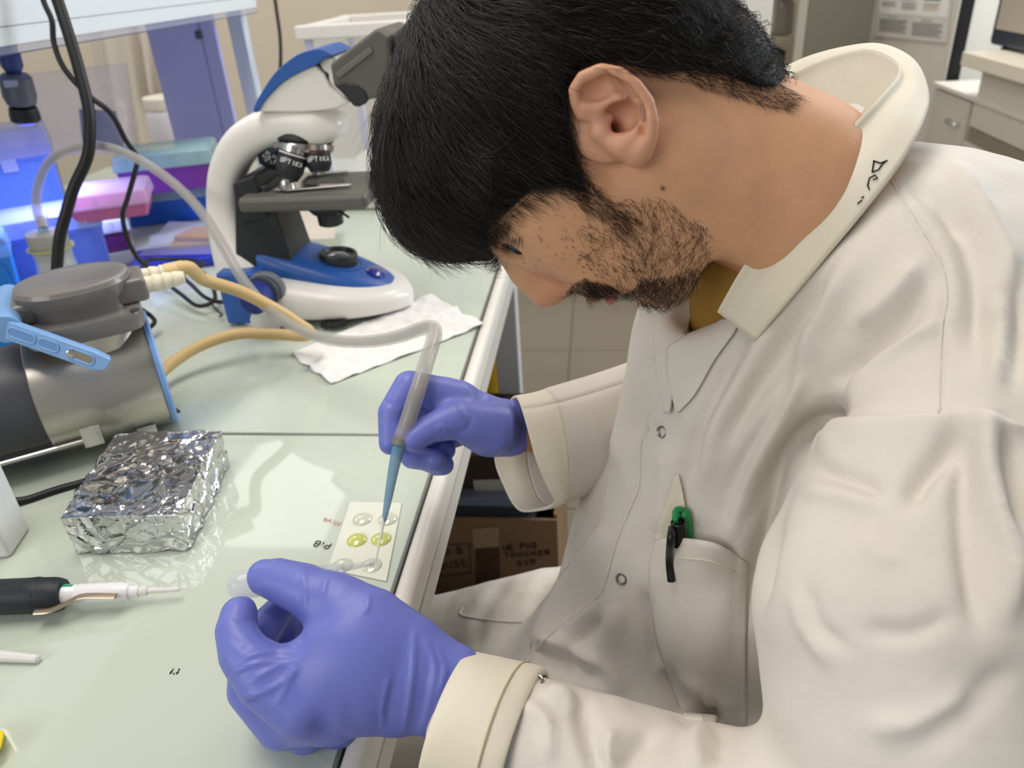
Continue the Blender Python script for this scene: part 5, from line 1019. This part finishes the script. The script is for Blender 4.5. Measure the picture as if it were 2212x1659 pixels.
LS = [([(646, 1330), (652, 1370), (650, 1400), (625, 1408)], 10, -1.0), ([(520, 1425), (560, 1412), (610, 1405), (640, 1408)], 7, 1.6), ([(505, 1450), (560, 1432), (620, 1428)], 6, 1.4), ([(535, 1475), (600, 1440), (660, 1425)], 6, 1.0),
      ([(655, 1240), (660, 1290), (660, 1330)], 5, 1.1), ([(702, 1250), (698, 1290)], 4, .9), ([(795, 1285), (795, 1310), (785, 1325)], 5, 1.0), ([(840, 1460), (828, 1520), (826, 1575)], 5, 1.2), ([(895, 1370), (892, 1450), (880, 1540), (872, 1580)], 6, 1.6), ([(920, 1385), (940, 1440), (925, 1530), (905, 1590)], 7, 1.8), ([(945, 1400), (960, 1450), (940, 1520)], 6, 1.5),
      ([(600, 1520), (625, 1470), (642, 1430)], 7, .9), ([(530, 1510), (600, 1480), (650, 1440)], 7, 1.0), ([(500, 1380), (540, 1400)], 6, -.8), ([(498, 1330), (545, 1345)], 7, -.8), ([(536, 1515), (560, 1518)], 4, -1.2)]
glove1 = hand('glove', LH, .0017, LS)
RH = [([(1098, 925, .634, 62), (1060, 922, .632, 66), (1000, 893, .630, 60), (955, 868, .626, 50)], 10, .6),
      ([(990, 865, .624, 44), (885, 836, .612, 36), (846, 892, .604, 30), (843, 958, .600, 25)], 6),
      ([(1070, 925, .618, 54), (985, 908, .606, 42), (928, 926, .598, 32), (893, 948, .594, 28)], 8),
      ([(960, 880, .636, 40), (872, 900, .640, 32), (866, 950, .636, 29), (890, 988, .624, 25), (938, 994, .612, 25)], 4),
      ([(970, 910, .644, 36), (890, 940, .648, 29), (905, 985, .642, 26), (945, 1004, .630, 24), (958, 1004, .624, 23)], 4),
      ([(990, 930, .65, 34), (930, 960, .650, 26), (955, 985, .642, 22), (965, 972, .634, 20)], 4)]
RS = [([(1000, 875), (1018, 900), (1005, 930), (975, 935)], 6, -1.0), ([(985, 880), (1000, 905)], 5, .8), ([(945, 930), (955, 920), (965, 930)], 4, .8), ([(835, 868), (858, 880)], 5, -.7), ([(825, 905), (850, 915)], 5, -.6), ([(1090, 860), (1105, 900), (1108, 960)], 6, .9), ([(1060, 860), (1078, 880)], 4, .8), ([(900, 810), (905, 850), (925, 880)], 6, -1.0), ([(1010, 970), (1050, 975), (1090, 965)], 7, .8)]
glove2 = hand('glove', RH, .0016, RS)
glove1['label'] = 'violet glove on the near hand squeezing the dropper bulb'; glove2['label'] = 'violet glove on the far hand steering the tube'
# ---- cuffs
def rings(name, R_, mt, parent, n=48, solid=.0022, close=True, sub=6):
    rows = []
    for ring in R_:
        p = [tuple(P(*q)) for q in ring]; p = p + p[:3]; q = spline(p, n // len(ring)); k = n // len(ring); L_ = k * len(ring); rows.append([Vector(v) for v in q[k:k + L_]])
    rs = np.array([[list(v) for v in r] for r in rows]); out = []
    for j in range(rs.shape[1]): out.append(spline(rs[:, j], sub))
    out = np.array(out).transpose(1, 0, 2); m_ = out.shape[1]
    G_ = [[Vector(v) for v in r] + [Vector(r[0])] for r in out]
    o = MB().grid(G_); b = o.build(name, mt, parent, solid=solid, angle=80); return b
R0 = [(1113, 857, .635), (1127, 885, .606), (1140, 930, .595), (1157, 990, .592), (1178, 1042, .602), (1196, 1088, .622), (1140, 1104, .645), (1112, 1094, .660), (1088, 1050, .675), (1068, 993, .685), (1076, 930, .690), (1095, 880, .668)]
R1 = [(1178, 843, .640), (1203, 872, .610), (1220, 930, .598), (1228, 990, .595), (1229, 1040, .606), (1224, 1080, .626), (1190, 1094, .650), (1165, 1080, .668), (1148, 1040, .684), (1138, 990, .694), (1140, 920, .700), (1155, 870, .675)]
R2 = [(1190, 838, .645), (1222, 868, .615), (1240, 925, .602), (1250, 985, .600), (1252, 1035, .612), (1245, 1070, .632), (1220, 1085, .655), (1195, 1072, .672), (1178, 1035, .688), (1168, 985, .698), (1165, 915, .704), (1175, 865, .68)]
R3 = [(1290, 808, .665), (1315, 840, .635), (1330, 895, .622), (1338, 950, .620), (1338, 1000, .63), (1332, 1035, .65), (1310, 1048, .67), (1285, 1036, .69), (1268, 1005, .70), (1258, 950, .71), (1258, 885, .715), (1270, 838, .695)]
R4 = [(1400, 770, .69), (1425, 800, .66), (1440, 855, .648), (1448, 910, .646), (1448, 960, .655), (1442, 995, .675), (1420, 1008, .695), (1395, 998, .715), (1378, 965, .725), (1368, 910, .735), (1368, 845, .74), (1380, 800, .72)]
slv = rings('sleeve', [R1, R2, R3, R4], m_coat, coat)
cuf = rings('cuff', [R0, [(x * .5 + a * .5 + 4, y * .5 + b * .5 + 1, d * .5 + e * .5 - .003) for (x, y, d), (a, b, e) in zip(R0, R1)], R1], m_coatw, coat)
def circ(cx_, cy_, d, rr, tx, ty, td, wob=0.0):
    c = P(cx_, cy_, d); a = (P(tx, ty, td) - c).normalized(); f, s, u = frame(a); out = []
    for k in range(24):
        t = 2 * math.pi * k / 24; r = rr * (1 + wob * math.sin(3 * t + cx_)); out.append(c + s * (math.cos(t) * r) + u * (math.sin(t) * r))
    return out
cr = [circ(x, y, d, r, 1450, 1742, .412, .03) for x, y, d, r in ((968, 1572, .4475, .0425), (990, 1580, .4465, .0455), (1040, 1597, .4435, .0470), (1085, 1612, .4405, .0475), (1125, 1626, .4380, .0470), (1130, 1628, .4378, .0440))]
MB().grid([list(r) + [r[0]] for r in cr]).build('cuff', m_coatw, coat, solid=.0024, angle=80, sub=2)

MB().tube([v * 1.0 for v in [q + (q - sum(cr[3], V(0, 0, 0)) / 24).normalized() * .0016 for q in cr[3]]] + [cr[3][0] + (cr[3][0] - sum(cr[3], V(0, 0, 0)) / 24).normalized() * .0016], .0006, 6, False).build('cuff_stitch', mat('stitch', 'cfc5a6', .8), coat)
# ---- T-shirt
TV = Vol(c0 + np.array([.02, -.12, -.17]), c0 + np.array([.28, .14, .06]), .003)
TV.chain([P(1665, 545, .512), P(1605, 608, .530), P(1570, 690, .565), P(1600, 860, .62)], [.038, .032, .034, .06], .02)
tV, tF = TV.mesh(); tV = relax(tV, tF, 3); qmesh('t_shirt', tV, tF, mat('mustard_cotton', 'b08a3c', .85, bump=.2, bscale=400), person)
# ---- lapels, pocket, snaps, seams
coons([(1443, 748), (1500, 717), (1565, 689)], [(1462, 892), (1466, 890), (1470, 886)], [(1443, 748), (1442, 800), (1452, 850), (1462, 892)], [(1565, 689), (1592, 706), (1545, 775), (1502, 850), (1470, 886)], lambda u, v: .003 + .011 * (1 - u) * (1 - v)).build('lapel', m_coat, coat, solid=.002, angle=80)
coons([(1412, 700), (1455, 668), (1500, 640)], [(1436, 892), (1440, 893), (1446, 892)], [(1412, 700), (1415, 760), (1425, 830), (1436, 892)], [(1500, 640), (1482, 720), (1462, 800), (1446, 892)], lambda u, v: .003 + .003 * u).build('lapel', m_coat, coat, solid=.002, angle=80)
pk = lambda u, v: .0015 + .016 * math.sin(math.pi * min(1, u * 1.05 + .12)) ** .8 * (1 - v) ** 1.5 + .006 * math.sin(math.pi * u) * math.sin(math.pi * v) + .003 * math.sin(9 * v + 3 * u) * math.sin(math.pi * u)
bpy.context.view_layer.update()
pocket = coons([(1416, 1168), (1450, 1161), (1530, 1170), (1575, 1190), (1615, 1218)], [(1478, 1552), (1540, 1560), (1612, 1566)], [(1416, 1168), (1403, 1230), (1406, 1300), (1424, 1400), (1452, 1480), (1478, 1552)], [(1615, 1218), (1613, 1300), (1611, 1420), (1612, 1566)], pk).build('breast_pocket', m_coat, coat, solid=.0018, angle=80)
coons([(1456, 1034), (1460, 1027), (1466, 1026)], [(1418, 1168), (1450, 1164), (1484, 1162)], [(1456, 1034), (1440, 1090), (1424, 1130), (1418, 1168)], [(1466, 1026), (1474, 1060), (1480, 1100), (1484, 1162)], lambda u, v: .002 + .004 * v).build('pocket_back', m_coatw, pocket, solid=.0018, angle=80)
def seam(pts, name, parent, r=.0006, off=.0008, mt=None):
    q = [chit(x, y, off) for x, y in np.array(spline(pts, 8))[:, :2]]; q = [p_ for p_ in q if p_ is not None]
    runs = [[q[0]]]
    for p_ in q[1:]:
        if (p_ - runs[-1][-1]).length < .02: runs[-1].append(p_)
        else: runs.append([p_])
    keep = max(runs, key=len)
    return MB().tube(keep, r, 6).build(name, mt or m_coat, parent)
seam([(1135, 1455), (1146, 1424), (1182, 1376), (1235, 1335), (1290, 1290), (1309, 1250), (1330, 1175), (1355, 1112), (1380, 1048), (1384, 964), (1401, 924)], 'front_edge', coat, .0013, .0004)
seam([(1134, 1450), (1146, 1395), (1164, 1337), (1207, 1250), (1258, 1185), (1296, 1125)], 'front_edge', coat, .0012, .0004)
seam([(1920, 380), (1985, 482), (2030, 562), (2045, 640), (2035, 705), (2030, 800), (2028, 890)], 'shoulder_seam', coat)
pbv = BVHTree.FromObject(pocket, bpy.context.evaluated_depsgraph_get())
sq_ = [chit(x, y, .0006, pbv) for x, y in np.array(spline([(1435, 1205), (1480, 1206), (1540, 1214), (1600, 1245)], 8))[:, :2]]
MB().tube([q for q in sq_ if q is not None], .0005, 6).build('pocket_stitch', m_coatw, pocket)
seam([(1000, 1312), (1000, 1330), (1090, 1343), (1165, 1344)], 'hem_seam', coat, .0009)
seam([(1420, 1200), (1470, 1204), (1540, 1214), (1590, 1238)], 'pocket_stitch', pocket, .0005, .016) if False else None
for i, (x, y) in enumerate(((1430, 933), (1342, 1251), (1158, 1469))):
    h = chit(x, y, .001); r_ = Vector(_ray(x, y)).normalized(); g = cbvh.find_nearest(h)[1]; g = g if g.dot(r_) < 0 else -g
    g = (g - r_ * .6).normalized(); f_, s_, u_ = frame(g)
    MB().tube([h + s_ * (.0038 * math.cos(t)) + u_ * (.0038 * math.sin(t)) for t in np.linspace(0, 2 * math.pi, 25)], .0009, 8, False).build('snap_button', mat('snap_metal', '9a968e', .3, 1.0), coat)
# name written on the collar, label inside it
def colw():
    pts = {'D': [[(1888, 346), (1884, 372)], [(1886, 347), (1902, 352), (1917, 346)], [(1884, 372), (1898, 366), (1906, 354), (1912, 350)]], 'e': [[(1886, 388), (1896, 384), (1890, 378), (1878, 384), (1874, 400), (1878, 410)]], 'n': [[(1866, 424), (1861, 428)], [(1862, 432), (1852, 440)]]}
    mb = MB()
    vis = BVHTree.FromObject(col, bpy.context.evaluated_depsgraph_get())
    for ch in pts.values():
        for s in ch:
            q = [chit(x, y, .0006, vis) for x, y in s]; q = [p_ for p_ in q if p_ is not None]
            if len(q) > 1: mb.tube(q, .0004, 5)
    return mb
bpy.context.view_layer.update(); cw = colw()
if cw.v: cw.build('handwriting', m_ink, col)
MB().prism([P(1790, 230, .500), P(1850, 226, .515), P(1868, 236, .51), P(1850, 262, .490)], Vector((0, 0, .0008))).build('size_label', mat('label_white', 'd9d4ce', .6), col, smooth=False)
# ---- pens in the breast pocket
def pen(name, col_, axis, r, label, top):
    t = empty(name, P(*axis[1]), label, 'pen'); a, b = P(*axis[0]), P(*axis[1]); ax_ = (b - a).normalized(); L = (b - a).length; mt_ = mat(name + '_plastic', col_, .3)
    MB().lathe(top(r) + [(r, .02), (r * .95, L), (r * .3, L + .008), (0, L + .009)], a, ax_, 24).build('barrel', mt_, t); return t, a, ax_, mt_
dcz = lambda x, y: (chit(x, y) - Vector(CAM)).dot(Vector(RM @ np.array([0, 0, 1.])))
dp_ = dcz(1478, 1125) - .013; dq_ = dcz(1478, 1250) - .008
gp, a, ax_, mt_ = pen('green_pen', '1d8a4a', [(1478, 1098, dp_ + .004), (1488, 1250, dq_ + .004)], .0044, 'green pen standing in the breast pocket behind the black one', lambda r: [(0, 0), (r * .7, .0008), (r, .004)])
MB().tube(spline([tuple(a + ax_ * .002), tuple(P(1462, 1102, dp_ + .001)), tuple(P(1459, 1125, dp_)), tuple(P(1460, 1150, dp_))], 5), .0024, 10).build('clip', mt_, gp)
bp_, a, ax_, mt_ = pen('black_pen', '16171a', [(1465, 1126, dp_ - .004), (1474, 1250, dq_ + .007)], .0052, 'black pen with long clip hooked over the pocket edge', lambda r: [(0, .003), (r * .35, .003), (r * .35, .0005), (r * .42, .0005), (r * .42, .003), (r * .75, .003), (r * .8, 0), (r, .0008)])
MB().tube(spline([tuple(P(1452, 1140, dp_ - .004)), tuple(P(1449, 1165, dp_ - .012)), tuple(P(1446, 1210, dcz(1446, 1210) - .020)), tuple(P(1450, 1256, dcz(1450, 1256) - .018))], 6), .0027, 12, flat=.7).build('clip', mt_, bp_)
# ---- dropper in the near hand
m_pe = mat('soft_polythene', 'e2e6ee', .08, alpha=.36, spec=.7)
dr = empty('dropper', P(560, 1262, .474), 'clear plastic transfer pipette squeezed between gloved thumb and finger', 'dropper')
da, db = P(490, 1268, .4735), P(738, 1228, .500); dx = (db - da).normalized(); q_ = lambda x: (x - 490) / 248 * (db - da).length
MB().lathe([(0, 0), (.004, .0006), (.0075, .003), (.0090, .007), (.0092, q_(570)), (.0080, q_(620)), (.0055, q_(650)), (.0046, q_(670)), (.0044, q_(732)), (.0030, q_(742)), (.0024, q_(745))], da, dx, 28).build('bulb_and_stem', m_pe, dr)
MB().tube([P(738, 1228, .500), P(800, 1217, .507)], [.0026, .0017], 14).build('fine_stem', m_pe, dr)
MB().lathe([(0, 0), (.0020, .001), (.0021, .003), (0, .0045)], P(796, 1218, .5065), dx, 14).build('meniscus', mat('water', 'e6ebea', .02, alpha=.5), dr)
# ================================================================== hair and beard strands
def flow_field(ctrl):
    A_ = np.array(ctrl, float)
    def fn(x, y):
        w_ = 1 / ((x[:, None] - A_[:, 0]) ** 2 + (y[:, None] - A_[:, 1]) ** 2 + 900) ** 1.5; v = np.stack([(w_ * A_[:, 2]).sum(1), (w_ * A_[:, 3]).sum(1)], 1); return v / (np.linalg.norm(v, axis=1, keepdims=True) + 1e-9)
    return fn
def curves_obj(name, S, R_, mt, parent):
    "S: strands x points x 3, R_: radius per point"
    cu = bpy.data.hair_curves.new(name); m_, n, _ = S.shape; cu.add_curves([n] * m_)
    cu.position_data.foreach_set('vector', S.astype(np.float32).ravel())
    at = cu.attributes.get('radius') or cu.attributes.new('radius', 'FLOAT', 'POINT'); at.data.foreach_set('value', np.broadcast_to(R_, (m_, n)).astype(np.float32).ravel())
    cu.materials.append(mt); o = bpy.data.objects.new(name, cu); COL.objects.link(o)
    o.parent = parent; o.matrix_parent_inverse = Matrix.Translation(-wpos(parent)); return o
m_strand = mat('hair_strand', '1c1713', .38, spec=.5)
hflow = flow_field([(1400, 40, .97, .2), (1250, 20, .97, .15), (1100, 20, .9, .3), (950, 30, .6, .6), (860, 150, .25, .95), (1000, 150, .75, .6), (1150, 150, .85, .5), (1300, 120, .92, .35), (1500, 80, .92, .4), (1600, 120, .8, .6), (840, 300, .1, .99), (950, 300, .5, .85), (1080, 280, .75, .65), (1180, 260, .85, .5), (850, 430, .25, .97), (930, 450, .45, .9), (1020, 430, .7, .7), (1120, 380, .85, .5), (900, 530, .8, .6), (980, 540, .9, .4)])
def lift(v, N):
    d = v[:, :1] * (RM @ np.array([1., 0, 0]))[None] + v[:, 1:] * (RM @ np.array([0, 1., 0]))[None]; d = d - N * (d * N).sum(1, keepdims=True); return d / (np.linalg.norm(d, axis=1, keepdims=True) + 1e-9)
r5 = np.random.default_rng(11)
aN = vnormals(aV, aF); vw = CAM - aV; vis_ = (aN * vw).sum(1) / np.linalg.norm(vw, axis=1) > -.45
ax_, ay_, _ = proj(aV); vis_ &= (ay_ > -260)
cand = np.where(vis_)[0]; nS = 15000; ri = r5.choice(cand, nS); p = aV[ri] + r5.normal(0, .0006, (nS, 3)); N = aN[ri]
fx, fy, _ = proj(p); base_len = np.interp(fx, [800, 1000, 1350, 1500, 1640], [.040, .042, .026, .013, .006]) * r5.uniform(.6, 1.25, nS)
npt = 9; S_ = np.zeros((nS, npt, 3)); offm = r5.gamma(2.0, .0009, nS); wob = r5.normal(0, .16, (nS, 2)); fly = r5.random(nS) < .05; wob[fly] *= 3; offm[fly] += .003
S_[:, 0] = p - N * .001
for k in range(1, npt):
    x, y, _ = proj(p); v = hflow(x, y) + wob * (.5 + k / npt); G_ = HH.grad(p); d = lift(v, G_); p = p + d * (base_len / (npt - 1))[:, None]
    sd = HH.sample(p); tgt = offm * math.sin(math.pi * min(1, k / npt + .1)) + .0004; cor = np.where(sd < .006, sd - tgt, 0); p = p - HH.grad(p) * np.clip(cor, -.004, .004)[:, None] * .8
    S_[:, k] = p
curves_obj('hair_strands', S_, np.linspace(.00016, .00005, npt)[None], m_strand, hair)['kind'] = 'stuff'
# fringe tips and flyaways past the hair edge
def tufts(name, polys, parent, bvh, mt, r0=.00009, npt=6):
    allS = []
    for poly, n, ln, dirs, rise, jit in polys:
        q = np.array(poly, float); lo, hi = q.min(0), q.max(0); X_ = r5.uniform(lo[0], hi[0], n * 4); Y_ = r5.uniform(lo[1], hi[1], n * 4); m_ = inside(X_, Y_, poly); X_, Y_ = X_[m_][:n], Y_[m_][:n]; fl_ = flow_field(dirs)
        Pt, Nt = [], []
        for x, y in zip(X_, Y_):
            r = Vector(_ray(x, y)).normalized(); h = bvh.ray_cast(Vector(CAM), r)
            if h[0] is None: continue
            g = h[1] if h[1].dot(r) < 0 else -h[1]; Pt.append(h[0]); Nt.append(g)
        if not Pt: continue
        Pt, Nt = np.array(Pt), np.array(Nt); m2 = len(Pt); S1 = np.zeros((m2, npt, 3)); S1[:, 0] = Pt - Nt * .0005; p1 = Pt.copy(); L_ = ln * r5.uniform(.5, 1.3, m2) / (npt - 1); wb = r5.normal(0, jit, (m2, 2)); cur = r5.normal(0, jit * .8, (m2, 2)); rz_ = rise * r5.uniform(.5, 1.5, m2)
        for k in range(1, npt):
            x, y, _ = proj(p1); d = lift(fl_(x, y) + wb + cur * (k / npt), Nt) + Nt * (rz_ * (1.2 - k / npt))[:, None]; p1 = p1 + d / np.linalg.norm(d, axis=1, keepdims=True) * L_[:, None]; S1[:, k] = p1
        allS.append(S1)
    S1 = np.vstack(allS); return curves_obj(name, S1, np.linspace(r0, r0 * .35, npt)[None], mt, parent)
bbvh = BVHTree.FromPolygons([tuple(v) for v in bV], [tuple(int(i) for i in f) for f in bF]); hbvh = BVHTree.FromPolygons([tuple(v) for v in aV], [tuple(int(i) for i in f) for f in aF])
m_beard = mat('beard_strand', '1d1613', .5, spec=.3)
beard = tufts('beard', [
    ([(1190, 372), (1240, 360), (1300, 418), (1372, 470), (1350, 505), (1270, 458), (1205, 425)], 430, .011, [(1220, 390, .85, .5), (1330, 470, .75, .65)], .25, .18),
    ([(1330, 430), (1430, 418), (1530, 490), (1550, 560), (1542, 600), (1470, 650), (1400, 660), (1340, 640), (1318, 600), (1340, 540), (1310, 470)], 1000, .0085, [(1350, 450, .9, .4), (1400, 460, .1, 1), (1480, 480, .5, .85), (1350, 560, .6, .8), (1430, 560, -.3, .95), (1520, 560, -.4, .9), (1450, 630, .1, 1)], .3, .4),
    ([(1255, 470), (1330, 490), (1345, 600), (1290, 610), (1240, 560)], 160, .007, [(1290, 540, .7, .7)], .3, .4),
    ([(1345, 640), (1385, 600), (1480, 590), (1548, 555), (1538, 615), (1470, 668), (1400, 690)], 1300, .009, [(1380, 650, -.1, 1), (1450, 650, .1, 1), (1530, 600, .3, .9)], .5, .35),
    ([(1222, 628), (1235, 612), (1262, 598), (1320, 616), (1332, 628), (1296, 640), (1240, 652)], 750, .008, [(1240, 630, .25, .95), (1310, 630, .5, .85)], .45, .3),
    ([(1330, 640), (1362, 632), (1366, 658), (1340, 655)], 160, .007, [(1345, 640, 0, 1)], .5, .3)], body, bbvh, m_beard, .00008)
beard['kind'] = 'stuff'; beard['label'] = 'short black beard, sideburn and moustache'
fine = tufts('short_hair', [
    ([(1470, 150), (1560, 140), (1640, 160), (1730, 205), (1700, 240), (1600, 215), (1500, 185)], 900, .007, [(1550, 170, .8, .6), (1680, 200, .75, .65)], .35, .25),
    ([(1250, 145), (1400, 150), (1500, 165), (1480, 180), (1400, 165)], 120, .006, [(1400, 160, .9, .4)], .3, .3),
    ([(1050, 520), (1060, 470), (1115, 430), (1160, 385), (1225, 360), (1235, 300), (1245, 320), (1240, 380), (1190, 410), (1140, 440), (1090, 480)], 600, .013, [(1070, 490, .8, .5), (1150, 410, .85, .45), (1230, 340, .95, .3)], .2, .25),
    ([(1050, 515), (1068, 480), (1105, 478), (1095, 500), (1065, 528)], 160, .009, [(1070, 500, -.3, .95)], .25, .25),
    ([(1098, 512), (1125, 505), (1132, 520), (1105, 526)], 40, .007, [(1110, 518, -.3, .95)], 1.2, .15)], body, bbvh, m_beard, .00007)
fine['kind'] = 'stuff'
fr_ = tufts('fringe', [
    ([(850, 470), (880, 430), (980, 430), (1020, 460), (1010, 500), (950, 540), (880, 525)], 900, .022, [(860, 500, .6, .8), (930, 520, .8, .6), (1020, 500, .9, .45)], .12, .22),
    ([(858, 480), (1000, 480), (1012, 510), (950, 548), (890, 540)], 500, .026, [(870, 510, .55, .85), (930, 530, .75, .65), (1010, 510, .9, .45)], .35, .25),
    ([(825, 60), (860, 40), (870, 400), (830, 400)], 260, .035, [(840, 100, 0, 1), (840, 300, .1, 1)], .25, .25)], hair, hbvh, m_strand, .0001, 8)
fr_['kind'] = 'stuff'
